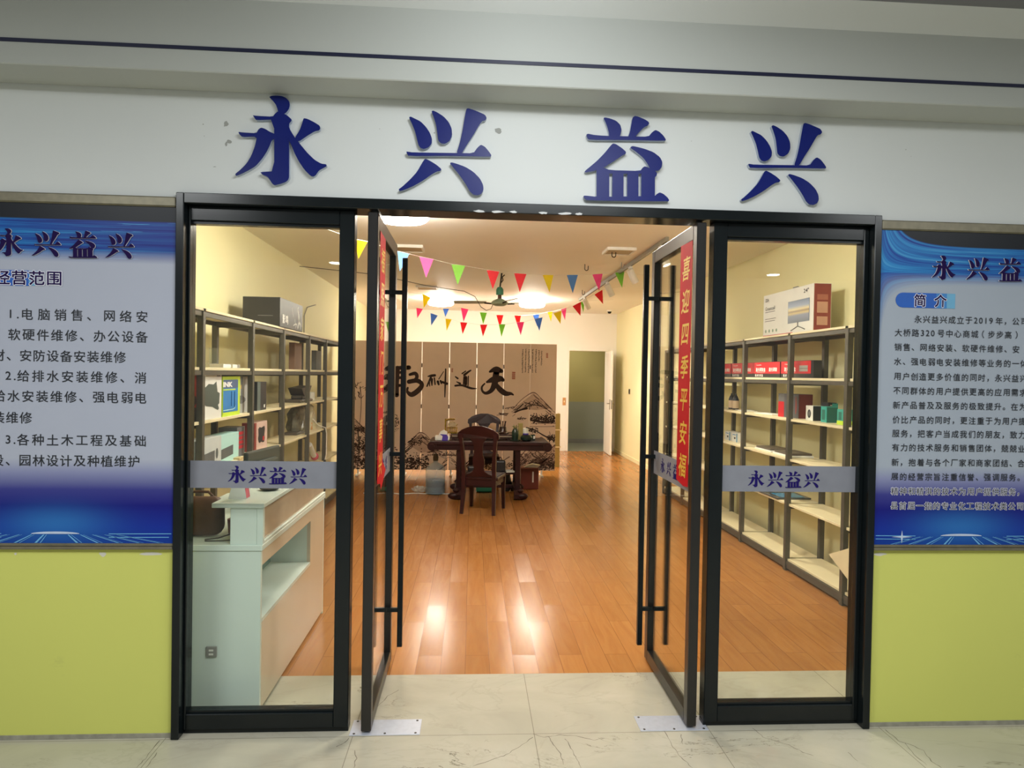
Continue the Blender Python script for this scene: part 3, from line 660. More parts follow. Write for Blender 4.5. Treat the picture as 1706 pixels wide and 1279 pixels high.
def circuit(b, cx, fn, lo, hi):
    # printed circuit floor running to a vanishing point
    vp = (cx, 0.985)
    for k in range(-9, 10):
        if k == 0: continue
        xa = cx + k * 0.085; xb = cx + k * 0.05
        if min(xa, xb) < lo or max(xa, xb) > hi - 0.04: continue
        for off, wd in ((0.0, 0.010), (0.022, 0.004)):
            b.bm.faces.new([b.bm.verts.new(fn(*p, 0.0002)) for p in ((xa + off, 0.85), (xa + off + wd, 0.85), (xb + off * .6 + wd * .6, 0.885), (xb + off * .6, 0.885))])
    for z, w_ in ((0.887, 0.9), (0.872, 0.5)):
        for s_ in (-1, 1):
            xe = min(hi, max(lo, cx + s_ * (0.22 + w_ * 0.5)))
            b.bm.faces.new([b.bm.verts.new(fn(*p, 0.0002)) for p in ((cx + s_ * 0.22, z), (xe, z + 0.001), (xe, z + 0.004), (cx + s_ * 0.22, z + 0.003))])
tl, fnl = poster('wall_poster', -2.1, -3.0, -1.272, True, 'blue and grey printed poster left of the shopfront listing services')
b = B(); circuit(b, -1.76, fnl, -2.9, -1.28); b.build('circuit_artwork', M['cyan_line'], tl)
b = B(); b.prism([(-1.76 + 0.10 * math.cos(a * PI / 12), 0.888 + 0.010 * math.sin(a * PI / 12)) for a in range(13)], fnl, 0.0003); b.build('light_artwork', M['glow_print'], tl)
for ch, u in zip('永兴益兴', (-1.955, -1.802, -1.652, -1.502)):
    b = B(); b2 = B(); heavy(b2, ch, fnl, u, 2.118, 0.118, 0.0003, 0.0075); heavy(b, ch, fnl, u, 2.118, 0.118, 0.0003, 0.0, 0.0040)
    b2.build('title_outline', M['halo'], tl); b.build('title_lettering', M['violet_print'], tl)
b = B(); b.box(-2.2, -1.875, -0.0136, -0.013, 1.938, 2.003); b.build('heading_bar', M['pill_blue'], tl)
b = B(); b.box(-1.875, -1.84, -0.0136, -0.013, 1.94, 2.002); b.build('heading_bar', M['pill_cyan'], tl)
b = B(); b2 = B()
for ch, u in zip('经营范围', (-1.983, -1.913, -1.842, -1.771)):
    put_glyph(b2, ch, fnl, u, 1.972, 0.066, 0.055, sx=1.05, d=0.0012); put_glyph(b, ch, fnl, u, 1.972, 0.064, 0.022, sx=1.05, d=0.0016)
b2.build('heading_outline', M['halo'], tl); b.build('heading_lettering', M['violet_print'], tl)
for s_, u, v, p in (('1.电脑销售、网络安', -1.88 - 2 * .067, 1.819, .067), ('装、软硬件维修、办公设备', -1.933 - 2 * .058, 1.732, .058), ('材、安防设备安装维修', -1.886 - 2 * .055, 1.644, .055),
                    ('2.给排水安装维修、消', -1.895 - 2 * .06, 1.558, .06), ('给水安装维修、强电弱电', -1.934 - .058, 1.472, .058), ('安装维修', -1.884 - 3 * .0555, 1.381, .0555), ('3.各种土木工程及基础', -1.894 - 2 * .06, 1.288, .06), ('设、园林设计及种植维护', -1.886 - 2 * .0558, 1.2, .0558)):
    b = B()
    if s_[1] == '.':
        put_glyph(b, s_[0], fnl, u + p * 0.98, v, 0.05, 0.012); put_glyph(b, '.', fnl, u + p * 1.42, v, 0.05, 0.012); s_ = s_[2:]; u += 2 * p
    text_row(b, s_, fnl, u, v - 0.0, p, 0.052, 0.011); b.build('text_line', M['print_dark'], tl)

tr, fnr = poster('wall_poster', 2.62, 1.850, 3.4, False, 'blue and grey printed poster right of the shopfront telling the company story')
b = B(); circuit(b, 2.27, fnr, 1.86, 3.3); b.build('circuit_artwork', M['cyan_line'], tr)
b = B(); b.prism([(2.27 + 0.10 * math.cos(a * PI / 12), 0.889 + 0.010 * math.sin(a * PI / 12)) for a in range(13)], fnr, 0.0003)
b.prism([(1.985 + r_ * math.cos(a * PI / 4), 0.884 + r_ * math.sin(a * PI / 4)) for a, r_ in zip(range(8), (.05, .006, .03, .006, .05, .006, .03, .006))], fnr, 0.0003); b.build('light_artwork', M['glow_print'], tr)
for ch, u in zip('永兴益兴', (2.149, 2.313, 2.47, 2.63)):
    b = B(); b2 = B(); heavy(b2, ch, fnr, u, 2.122, 0.112, 0.0003, 0.0075); heavy(b, ch, fnr, u, 2.122, 0.112, 0.0003, 0.0, 0.0040)
    b2.build('title_outline', M['halo'], tr); b.build('title_lettering', M['violet_print'], tr)
b = B(); pl = [(1.96 + 0.034 * math.cos(PI / 2 + a * PI / 10), 1.971 + 0.034 * math.sin(PI / 2 + a * PI / 10)) for a in range(11)] + [(2.12, 1.937), (2.12, 2.005)]
b.prism(pl, fnr, 0.0006); b.build('heading_bar', M['pill_blue'], tr)
b = B(); b.box(2.12, 2.17, -0.0138, -0.0132, 1.937, 2.005); b.build('heading_bar', M['pill_mid'], tr)
b = B(); b.box(2.17, 2.21, -0.0138, -0.0132, 1.937, 2.005); b.build('heading_bar', M['pill_cyan'], tr)
b = B(); b2 = B()
for ch, u in zip('简介', (2.041, 2.139)):
    put_glyph(b2, ch, fnr, u, 1.971, 0.062, 0.055, d=0.0014); put_glyph(b, ch, fnr, u, 1.971, 0.06, 0.022, d=0.0018)
b2.build('heading_outline', M['halo'], tr); b.build('heading_lettering', M['violet_print'], tr)
ROWS = [('永兴益兴成立于', 2.035, 1.887), ('大桥路', 1.943, 1.824), ('销售、网络安装、软硬件维修、安', 1.943, 1.758), ('水、强电弱电安装维修等业务的一体', 1.943, 1.692), ('用户创造更多价值的同时，永兴益兴', 1.943, 1.624), ('不同群体的用户提供更高的应用需求', 1.943, 1.558),
        ('新产品普及及服务的极致提升。在为', 1.943, 1.492), ('价比产品的同时，更注重于为用户提', 1.943, 1.425), ('服务，把客户当成我们的朋友，致力', 1.943, 1.362), ('有力的技术服务和销售团体，兢兢业', 1.943, 1.298), ('新，抱着与各个厂家和商家团结、合', 1.943, 1.23), ('展的经营宗旨注重信誉、强调服务。', 1.943, 1.164), ('精神和精淇的技术为用户提供服务，', 1.944, 1.097), ('县首屈一指的专业化工程技术类公司', 1.944, 1.03)]
P_ = 0.0405
for i, (s_, u, v) in enumerate(ROWS):
    v -= 0.002; b = B(); b2 = B()
    if i >= 12: text_row(b2, s_, fnr, u, v, P_, 0.0375, 0.05, d=0.0008)
    text_row(b, s_, fnr, u, v, P_, 0.0365, 0.008, d=0.0014)
    if i == 0:
        text_row(b, '2019', fnr, u + 7 * P_ - 0.007, v, 0.0245, 0.0385, 0.008, d=0.0014); text_row(b, '年，公司', fnr, u + 7 * P_ + 4 * 0.0245 + 0.008, v, P_, 0.0365, 0.008, d=0.0014)
    if i == 1:
        text_row(b, '320', fnr, u + 3 * P_ - 0.007, v, 0.0245, 0.0385, 0.008, d=0.0014); text_row(b, '号中心商城（步步高）', fnr, u + 3 * P_ + 3 * 0.0245 + 0.008, v, P_, 0.0365, 0.008, d=0.0014)
    b.build('text_line', M['print_dark'], tr)
    if i >= 12: b2.build('text_outline', M['halo'], tr)

# ================================================================== SHOP INTERIOR
# ------------------------------------------------------------------ ceiling lamps
LM = emit('lamp_diffuser', 'fff6e8', LAMP_POWER)
for x, y, lab in ((-0.57, 8.75, 'round white ceiling lamp at the back, left of the fan'), (1.03, 8.65, 'round white ceiling lamp at the back, right of the fan'),
                  (-0.58, 2.32, 'round white ceiling lamp just inside the doorway, left'), (1.0, 1.5, 'added round ceiling lamp, unseen behind the header at right')):  # the last one is added out of sight behind the header for its light
    t = thing('ceiling_lamp', lab, 'lamp', (x, y, ZC), group='round ceiling lamps')
    b = B(); b.lathe([(0.20, -0.012), (0.20, 0.0)], (x, y, ZC), 40); b.build('lamp_base', M['white'], t, smooth=True)
    b = B(); b.lathe([(0.0, -0.14), (0.12, -0.138), (0.20, -0.125), (0.225, -0.10), (0.228, -0.013)], (x, y, ZC), 40); b.build('lamp_diffuser', LM, t, smooth=True)
# flat ceiling vents
for x0, x1, y0, y1, lab in ((-0.85, -0.53, 3.95, 4.25, 'flat ceiling vent at left, near the blue pennant'), (1.36, 1.66, 3.76, 4.06, 'flat ceiling vent at right, near the track lights'), (-0.87, -0.55, 7.1, 7.4, 'small flat ceiling vent at left, above the yellow pennant')):
    t = thing('ceiling_vent', lab, 'vent', ((x0 + x1) / 2, (y0 + y1) / 2, ZC), group='flat ceiling vents')
    b = B(); e = 0.02
    b.box(x0, x1, y0, y0 + e, ZC - 0.03, ZC); b.box(x0, x1, y1 - e, y1, ZC - 0.03, ZC); b.box(x0, x0 + e, y0 + e, y1 - e, ZC - 0.03, ZC); b.box(x1 - e, x1, y0 + e, y1 - e, ZC - 0.03, ZC)
    b.build('vent_frame', M['white'], t)
    b = B(); b.box(x0 + e, x1 - e, y0 + e, y1 - e, ZC - 0.022, ZC - 0.012); b.build('vent_panel', mat('beige_vent_panel', 'b9a685', 0.5), t)
# ceiling hooks
def hook(x, y, r, lab, m_):
    t = thing('ceiling_hook', lab, 'hook', (x, y, ZC), group='hooks screwed into the ceiling')
    b = B(); b.tube([(x - r, y, ZC)] + [(x - r * math.cos(a * PI / 8), y, ZC - 0.055 - r * math.sin(a * PI / 8)) for a in range(9)] + [(x + r, y, ZC - 0.02)], 0.005, 8); b.build('hook', m_, t, smooth=True)
hook(1.35, 2.33, 0.026, 'white ceiling hook near the right door leaf', M['white']); hook(1.33, 4.84, 0.02, 'dark ceiling hook above the blue pennant', M['screw']); hook(1.72, 4.65, 0.015, 'pale ceiling hook beside the light track', M['grey_plastic']); hook(1.69, 7.18, 0.018, 'dark ceiling hook near the far end of the light track', M['screw'])
hook(-0.52, 2.62, 0.02, 'white ceiling hook under the lamp by the left door leaf', M['white']); hook(1.46, 3.93, 0.02, 'dark ceiling hook in front of the right ceiling vent', M['screw'])

# track with three white spots
t = thing('light_track', 'long grey ceiling track carrying white spotlights along the right', 'lighting track', (1.81, 5.7, ZC))
b = B(); b.box(1.793, 1.827, 3.2, 8.3, ZC - 0.045, ZC, 0.002); b.build('rail', mat('grey_track_rail', '8c8a80', 0.35, 0.3), t)
b = B(); b.box(1.803, 1.817, 3.22, 8.28, ZC - 0.047, ZC - 0.044); b.build('contact_slot', M['screw'], t)
def spot(x, y, tilt, lab, aim):
    t = thing('track_spotlight', lab, 'spotlight', (x, y, ZC - 0.045), group='white track spotlights')
    b = B(); b.box(x - 0.014, x + 0.014, y - 0.05, y + 0.05, ZC - 0.072, ZC - 0.045, 0.003); b.cyl((x, y, ZC - 0.07), (x + 0.01, y, ZC - 0.10), 0.006, 8); b.build('adapter', M['white'], t)
    c = Vector((x + 0.03, y, ZC - 0.155)); dirv = (Vector(aim) - c).normalized()
    b = B(); b.tube([c - dirv * 0.085, c + dirv * 0.085], 0.042, 20); hd_ = b.build('lamp_head', M['white'], t, smooth=True)
    b = B(); b.tube([c + dirv * 0.0851, c + dirv * 0.0861], 0.035, 20); b.build('lens', emit('spot_lens', 'fff0d0', 6.0), hd_)
    l = bpy.data.lights.new('spot_beam', 'SPOT'); l.energy = SPOT_POWER; l.color = (1.0, 0.9, 0.72); l.spot_size = math.radians(62); l.spot_blend = 0.6; l.shadow_soft_size = 0.03
    o = bpy.data.objects.new('spot_beam', l); COL.objects.link(o); o.parent = t
    p0 = c + dirv * 0.10 - Vector(t.location); o.location = p0; o.rotation_euler = dirv.to_track_quat('-Z', 'Y').to_euler()
spot(1.81, 4.66, 0, 'white track spotlight nearest the doorway', (2.95, 5.2, 0.9)); spot(1.81, 5.95, 0, 'white track spotlight in the middle of the track', (2.95, 6.5, 0.9)); spot(1.81, 3.42, 0, 'white track spotlight half hidden by the right door leaf', (2.80, 2.75, 0.1)); spot(1.81, 7.75, 0, 'white track spotlight at the far end of the track', (2.9, 8.4, 0.9))

# ceiling fan
fx, fy = 0.352, 5.71
t = thing('ceiling_fan', 'green three blade ceiling fan hanging before the bunting', 'fan', (fx, fy, ZC))
b = B(); b.cyl((fx + 0.012, fy, ZC), (fx - 0.008, fy, 2.73), 0.011, 12); b.tube([(fx + 0.05, fy, ZC - 0.02), (fx + 0.02, fy, ZC - 0.05), (fx + 0.03, fy, ZC - 0.09), (fx, fy, ZC - 0.13)], 0.008, 8); b.build('down_rod', M['screw'], t)
b = B(); b.lathe([(0.045, 0.0), (0.05, 0.01), (0.048, 0.07), (0.03, 0.10), (0.012, 0.105)], (fx - 0.01, fy, 2.635), 24); b.build('canopy_cup', M['fan_green'], t, smooth=True)
b = B(); b.cyl((fx - 0.01, fy, 2.635), (fx - 0.01, fy, 2.585), 0.025, 16); b.build('rod_joint', mat('dull_bronze', '5c4433', 0.4, 0.5), t)
b = B(); b.lathe([(0.0, 0.0), (0.06, 0.004), (0.105, 0.025), (0.112, 0.045), (0.09, 0.07), (0.05, 0.09), (0.028, 0.098), (0.0, 0.1)], (fx - 0.01, fy, 2.488), 32); b.build('motor_housing', M['fan_pale'], t, smooth=True)
for k, a in enumerate((172, 292, 12)):
    ca, sa = math.cos(math.radians(a)), math.sin(math.radians(a)); L = 0.60
    def P3(r_, s_, z): return Vector((fx - 0.01 + ca * r_ - sa * s_, fy + sa * r_ + ca * s_, z))
    b = B(); b.tube([P3(0.08, 0, 2.52), P3(0.2, 0, 2.53)], 0.01, 8); arm_ = b.build('blade_arm', M['screw'], t)
    b = B(); b.prism([(0.17, -0.05), (0.3, -0.062), (0.5, -0.068), (L, -0.06), (L + 0.015, 0.0), (L, 0.06), (0.5, 0.068), (0.3, 0.062), (0.17, 0.05)], lambda u, v, d: P3(u, v, 2.535 + v * 0.16 + d), 0.004); b.build('blade', mat('sage_blade_enamel', 'b6bda6', 0.35), arm_)
# wire slung across the ceiling to the fan
b = B()
pts = [(-2.1, 5.2, 2.86), (-1.2, 5.3, 2.80), (-0.6, 5.45, 2.70), (-0.12, 5.6, 2.66), (0.02, 5.65, 2.60), (0.10, 5.68, 2.47), (0.17, 5.7, 2.43), (0.23, 5.71, 2.45), (0.26, 5.71, 2.52)]
b.tube(pts, 0.004, 6); tag(b.build('fan_cable', M['cable'], smooth=True), 'dark thin cable looping across the ceiling to the green fan', 'cable')

# ------------------------------------------------------------------ bunting
F1 = [('y', 2.38, -0.949, 2.649, -0.845, 2.633, -0.914, 2.493), ('b', 2.98, -0.678, 2.673, -0.572, 2.652, -0.654, 2.493), ('p', 3.28, -0.509, 2.683, -0.378, 2.661, -0.444, 2.487), ('g', 3.58, -0.221, 2.67, -0.085, 2.657, -0.157, 2.468), ('r', 3.88, 0.131, 2.67, 0.261, 2.655, 0.197, 2.472), ('r', 4.17, 0.432, 2.689, 0.565, 2.682, 0.496, 2.487), ('y', 4.58, 0.783, 2.741, 0.906, 2.741, 0.865, 2.542), ('b', 4.78, 1.088, 2.778, 1.219, 2.781, 1.162, 2.564), ('p', 5.03, 1.435, 2.83, 1.561, 2.842, 1.522, 2.634), ('g', 5.2, 1.749, 2.887, 1.866, 2.899, 1.842, 2.70)]
F2 = [('y', 8.0, -0.835, 2.896, -0.697, 2.837, -0.812, 2.667), ('b', 8.2, -0.507, 2.682, -0.406, 2.683, -0.464, 2.543), ('p', 8.2, -0.207, 2.705, -0.08, 2.679, -0.159, 2.471), ('g', 8.3, 0.112, 2.647, 0.232, 2.64, 0.173, 2.442), ('r', 8.35, 0.396, 2.611, 0.515, 2.61, 0.461, 2.388), ('r', 8.4, 0.707, 2.615, 0.82, 2.615, 0.783, 2.39), ('b', 8.45, 1.029, 2.635, 1.138, 2.652, 1.11, 2.437), ('y', 8.5, 1.288, 2.696, 1.378, 2.706, 1.353, 2.528), ('p', 8.45, 1.517, 2.741, 1.611, 2.774, 1.589, 2.557), ('g', 8.4, 1.845, 2.869, 1.918, 2.888, 1.9, 2.696)]
F3 = [('p', 7.98, -0.93, 2.664, -0.823, 2.649, -0.912, 2.497), ('b', 7.98, -0.699, 2.585, -0.579, 2.546, -0.683, 2.381), ('y', 7.98, -0.452, 2.498, -0.352, 2.489, -0.431, 2.3), ('r', 7.98, -0.21, 2.447, -0.093, 2.439, -0.168, 2.25), ('r', 7.88, 0.116, 2.405, 0.233, 2.407, 0.166, 2.211), ('g', 7.77, 0.417, 2.408, 0.524, 2.41, 0.463, 2.207), ('p', 7.67, 0.701, 2.44, 0.82, 2.448, 0.768, 2.235), ('b', 7.58, 0.981, 2.489, 1.107, 2.521, 1.06, 2.304), ('y', 7.38, 1.254, 2.569, 1.383, 2.613, 1.37, 2.407), ('r', 7.17, 1.524, 2.666, 1.653, 2.737, 1.649, 2.521), ('r', 6.9, 1.81, 2.82, 1.93, 2.895, 1.945, 2.68)]
for FL, y_l, y_r, lab in ((F1, (-1.9, 1.9, 2.9), (2.3, 5.6, 2.918), 'string of coloured pennants hung highest, nearest the doorway'), (F2, (-1.6, 7.5, 2.918), (2.4, 8.3, 2.918), 'string of coloured pennants at the back, hung above the lowest one'), (F3, (-1.4, 7.9, 2.87), (2.2, 6.6, 2.918), 'string of coloured pennants at the back, hung lowest')):
    t = thing('bunting', lab, 'bunting', (FL[0][2], FL[0][1], FL[0][3]), group='strings of coloured pennants')
    pts = [y_l]
    for c, y, *q in FL: pts += [(q[0], y, q[1]), (q[2], y + 0.01, q[3])]
    pts.append(y_r); b = B(); b.tube(pts, 0.0025, 5); b.build('cord', M['white'], t)
    for c, y, *q in FL:
        b = B(); mx_ = ((q[0] + q[4]) / 2, (q[1] + q[5]) / 2); my_ = ((q[2] + q[4]) / 2, (q[3] + q[5]) / 2)
        fn = lambda u, v, d, y=y, tz=q[5]: Vector((u, y + d + 0.02 * math.sin((u + v) * 40) * (q[1] - v), v))
        b.prism([(q[0], q[1]), (q[2], q[3]), my_, (q[4], q[5]), mx_], fn, 0.0012); b.build('flag', M['flag_' + c], t)

# ------------------------------------------------------------------ shelving racks
LV = [(0.10, 1), (0.56, 0), (0.935, 0), (1.268, 0), (1.612, 1), (1.985, 1)]
def rack(lab, loc, xf, xb, posts):
    """xf front, xb wall side; posts: list of y"""
    t = thing('shelving_rack', lab, 'shelf', loc); s_ = 1 if xb > xf else -1
    xa, xc = min(xf, xb), max(xf, xb)
    for y in posts:
        for x in (xf, xb):
            b = B(); b.box(x - 0.02, x + 0.02, y - 0.02, y + 0.02, 0.0, 1.965, 0.002); b.build('post', M['post'], t)
        b = B()
        for z, rl in LV: b.box(xa + 0.02, xc - 0.02, y - (0.018 if rl else 0.01), y + (0.018 if rl else 0.01), z - (0.062 if rl else 0.044), z - 0.021)
        b.build('side_rail', M['post'], t)
    for y0, y1 in zip(posts, posts[1:]):
        for z, rail in LV:
            b = B()
            if z > 1.9: b.box(xa - 0.02, xc + 0.02, y0 - 0.02, y1 + 0.02, z - 0.018, z, 0.002)
            else: b.box(xa + 0.0, xc, y0 + 0.021, y1 - 0.021, z - 0.02, z, 0.002)
            b.build('shelf_board', M['board'], t)
        b = B()
        for z, rail in LV:
            if rail: b.box(xf - 0.012, xf + 0.012, y0 + 0.02, y1 - 0.02, z - 0.05, z - 0.021)
            b.box(xb - 0.012, xb + 0.012, y0 + 0.02, y1 - 0.02, z - 0.05, z - 0.021)
        b.box(xf - 0.008, xf + 0.008, y0 + 0.02, y1 - 0.02, 0.02, 0.05)
        b.build('bay_rail', M['post'], t)
    return t
RP = [0.70, 1.60, 2.45, 3.38, 4.36, 5.2, 6.0]; LP = [0.42, 1.36, 2.31, 3.155, 4.085, 4.885, 5.8]
rack('open steel shelving rack along the right wall', (2.83, 3.35, 0), 2.66, 2.955, RP)
rack('open steel shelving rack along the left wall behind the counter', (-1.87, 3.1, 0), -1.712, -1.985, LP)

def carton(name, lab, cat, c, sx, sy, sz, m_, rotz=0.0, group=None):
    """box with base centre c; returns the thing; faces are added by the caller in local coordinates"""
    t = thing(name, lab, cat, c, rotz, group)
    b = B(); b.box(-sx / 2, sx / 2, -sy / 2, sy / 2, 0, sz, 0.0015); b.build('carton', m_, t, local=True)
    return t
def fpx(x): return lambda u, v, d: Vector((x + d, u, v))
def fnx(x): return lambda u, v, d: Vector((x - d, -u, v))
def fny(y): return lambda u, v, d: Vector((u, y - d, v))
def host(t):
    c = [o for o in t.children if o.name.startswith('carton')]
    return c[0] if c else t
def patch(t, name, fn, u0, u1, v0, v1, m_, d=0.0004, e=0.0004):
    b = B(); b.prism([(u0, v0), (u1, v0), (u1, v1), (u0, v1)], lambda u, v, dd: fn(u, v, dd + d), e); return b.build(name, m_, host(t), local=True)
def shape(t, name, fn, poly, m_, d=0.0008, e=0.0004):
    b = B(); b.prism(poly, lambda u, v, dd: fn(u, v, dd + d), e); return b.build(name, m_, host(t), local=True)
def letters(t, fn, s_, u, v, w_, h_, m_, d=0.0012, bold=0.02, name='lettering'):
    b = B(); word(b, s_, lambda a, c, dd: fn(a, c, dd + d), u, v, w_, h_, bold); return b.build(name, m_, host(t), local=True)
def hanzi(t, fn, s_, u, v, p, size, m_, d=0.0012, bold=0.03, name='lettering'):
    b = B(); text_row(b, s_, lambda a, c, dd: fn(a, c, dd + d), u, v, p, size, bold); return b.build(name, m_, host(t), local=True)

# --- left rack, top: black carton with silver artwork
t = carton('product_carton', 'large black carton with silver crane artwork on top of left rack', 'box', (-1.845, 3.35, 1.985), 0.32, 0.77, 0.255, M['carton_black'])
f = fpx(0.1605)
b = B()
for pts in ([(0.22, 0.03, .02), (0.24, 0.10, .05), (0.23, 0.16, .03), (0.20, 0.2, .016), (0.22, 0.225, .016)], [(0.24, 0.1, .03), (0.30, 0.06, .02), (0.31, 0.02, .01)], [(0.1, 0.1, .012), (0.13, 0.02, .008)], [(0.05, 0.04, .01), (0.15, 0.06, .012), (0.2, 0.02, .01)], [(0.0, 0.2, .006), (0.04, 0.12, .01)], [(0.32, 0.18, .01), (0.35, 0.05, .008)]): b.stroke(pts, f, 0.0006)
b.build('crane_artwork', M['carton_white'], t, local=True)
hanzi(t, f, '影鸣', -0.27, 0.075, 0.1, 0.085, M['print_white'])
patch(t, 'print_line', fny(-0.3855), -0.03, 0.10, 0.09, 0.096, M['carton_grey'])
# level 1.612: clear stand and small white boxes
for y, lab in ((2.08, 'small flat white box on left rack top shelf, nearer one'), (2.27, 'small flat white box on left rack top shelf, farther one')):
    carton('small_box', lab, 'box', (-1.86, y, 1.612), 0.10, 0.15, 0.028, M['carton_white'], group='small flat white boxes')
t = thing('acrylic_stand', 'small clear acrylic stand leaning by the white boxes', 'stand', (-1.93, 2.1, 1.64)); b = B(); b.prism([(-0.03, 0), (0.05, 0), (0.03, 0.12), (0.02, 0.12), (0.03, 0.006), (-0.03, 0.006)], fpx(-0.03), 0.06); b.build('stand', glass('clear_acrylic', (0.9, 0.92, 0.9, 1), 1.4, 0.05, 0.12), t, local=True)
t = carton('panel_carton', 'brown upright panel box on left rack, far bay', 'box', (-1.93, 4.42, 1.612), 0.06, 0.3, 0.29, mat('brown_panel_print', '8f6f5c', 0.5))
t = carton('panel_carton', 'grey upright panel box at the far end of left rack', 'box', (-1.93, 5.38, 1.612), 0.06, 0.24, 0.24, M['carton_grey'])
# level 1.268
t = carton('product_carton', 'red and black carton at the near end of left rack', 'box', (-1.83, 1.29, 1.268), 0.2, 0.15, 0.31, M['carton_maroon']); patch(t, 'dark_foot', fpx(0.1005), -0.075, 0.075, 0, 0.09, M['carton_black']); shape(t, 'product_picture', fpx(0.1005), [(-0.06, 0.1), (0.0, 0.09), (0.05, 0.12), (0.04, 0.16), (-0.02, 0.17), (-0.06, 0.14)], M['carton_black'])
t = carton('product_carton', 'white carton printed with a black camera', 'box', (-1.82, 1.58, 1.268), 0.18, 0.355, 0.315, M['carton_white']); f = fpx(0.0905)
shape(t, 'product_picture', f, [(-0.15, 0.12), (-0.14, 0.2), (-0.05, 0.235), (0.03, 0.23), (0.08, 0.25), (0.1, 0.18), (0.14, 0.17), (0.135, 0.1), (0.11, 0.09), (0.13, 0.065), (0.11, 0.055), (0.02, 0.08), (-0.09, 0.09)], mat('camera_picture_print', '4a5550', 0.4)); patch(t, 'logo_label', f, 0.09, 0.15, 0.285, 0.312, mat('slate_label', '5b647d', 0.5)); patch(t, 'logo_strip', f, 0.10, 0.145, 0.292, 0.303, M['print_white'], 0.001)
t = carton('router_carton', 'lime edged blue carton printed with two antennas', 'box', (-1.82, 1.95, 1.268), 0.18, 0.345, 0.285, M['carton_lime']); f = fpx(0.0905)
patch(t, 'blue_panel', f, -0.165, 0.125, 0.03, 0.26, M['carton_blue']); patch(t, 'dark_header', f, -0.165, 0.125, 0.2, 0.26, mat('slate_blue_print', '4a5f86', 0.4), 0.001); patch(t, 'pale_line', f, -0.165, 0.07, 0.185, 0.193, M['carton_lime'], 0.0016)
letters(t, f, 'INK', -0.168, 0.226, 0.18, 0.036, M['print_white'], 0.0018, 0.05)
b = B(); b.tube([f(-0.01, 0.07, 0.002), f(-0.008, 0.175, 0.002)], 0.003, 6); b.tube([f(0.055, 0.06, 0.002), f(0.05, 0.175, 0.002)], 0.003, 6); b.build('antenna_picture', mat('deep_blue_print', '1c4f8a', 0.4), t, local=True)
b = B(); b.stroke([(-0.16, 0.045, .005), (-0.02, 0.045, .006), (0.05, 0.05, .006), (0.075, 0.07, .004)], f, 0.002); b.build('router_picture', M['carton_cyan'], t, local=True)
t = carton('router_carton', 'grey white carton with antenna picture behind the lime carton', 'box', (-1.86, 2.3, 1.268), 0.18, 0.33, 0.285, mat('silver_carton', 'aeb0b0', 0.4)); f = fpx(0.0905)
shape(t, 'router_picture', f, [(-0.15, 0.08), (-0.02, 0.07), (0.06, 0.09), (0.06, 0.11), (-0.02, 0.135), (-0.15, 0.13)], M['carton_grey']); letters(t, f, '200', -0.15, 0.2, 0.13, 0.03, M['gold_print'], 0.001)
b = B(); b.tube([f(-0.03, 0.1, 0.002), f(-0.025, 0.28, 0.002)], 0.004, 6); b.build('antenna_picture', M['carton_grey'], t, local=True)
t = carton('product_carton', 'dark grey carton between posts of left rack', 'box', (-1.82, 2.67, 1.268), 0.16, 0.24, 0.235, M['carton_black']); patch(t, 'side_strip', fpx(0.0805), -0.12, -0.04, 0.0, 0.235, mat('smoke_print', '5f6d6c', 0.3)); patch(t, 'print_mark', fpx(0.0805), 0.05, 0.08, 0.02, 0.045, M['print_white'])
# level 0.935
def keyboard_box(lab, c, sy, sz, m_, u0, u1, extra):
    t = carton('keyboard_carton', lab, 'box', c, 0.1, sy, sz, m_, group='keyboard cartons on left rack'); f = fpx(0.0505)
    shape(t, 'keyboard_picture', f, [(u0, 0.03), (u1, 0.045), (u1, 0.115), (u0, 0.1)], mat('keyboard_print', '56605f', 0.4))
    b = B()
    for r_ in range(4):
        for k in range(10):
            uu = u0 + (u1 - u0) * (k + 0.15) / 10; vv = 0.037 + 0.016 * r_ + 0.015 * (k / 10)
            b.prism([(uu, vv), (uu + (u1 - u0) * 0.07, vv), (uu + (u1 - u0) * 0.07, vv + 0.011), (uu, vv + 0.011)], lambda a, c_, d: f(a, c_, d + 0.0014), 0.0003)
    b.build('key_picture', M['carton_grey'], t, local=True)
    if extra: shape(t, 'mouse_picture', f, [(u1 + 0.04 + 0.022 * math.cos(a * PI / 6), 0.09 + 0.036 * math.sin(a * PI / 6)) for a in range(12)], mat('keyboard_print', '56605f'))
keyboard_box('grey white keyboard carton on left rack, nearer one', (-1.79, 1.55, 0.935), 0.48, 0.205, mat('grey_white_carton', 'c9cfd0', 0.4), -0.17, 0.12, True)
keyboard_box('pale cyan keyboard carton on left rack, farther one', (-1.80, 1.985, 0.935), 0.36, 0.2, M['carton_cyan'], -0.17, 0.06, False)
t = carton('headset_carton', 'slate carton with red text behind the left rack post', 'box', (-1.84, 2.27, 0.935), 0.14, 0.17, 0.225, M['carton_grey']); f = fpx(0.0705)
for k in range(4): patch(t, 'red_text', f, -0.05, 0.06, 0.06 + k * 0.035, 0.085 + k * 0.035, M['carton_red'])
carton('small_box', 'tiny tan box in front of the keyboard cartons', 'box', (-1.735, 2.1, 0.935), 0.06, 0.09, 0.014, mat('tan_carton', 'c9b586', 0.5))
t = carton('gamepad_carton', 'pink white carton showing a dark gamepad', 'box', (-1.80, 2.69, 0.935), 0.1, 0.33, 0.235, mat('pale_pink_carton', 'd9bdb4', 0.4)); f = fpx(0.0505)
patch(t, 'red_edge', f, -0.165, -0.12, 0, 0.235, M['carton_maroon']); patch(t, 'red_side', fny(-0.1655), -0.05, 0.05, 0, 0.235, M['carton_maroon'])
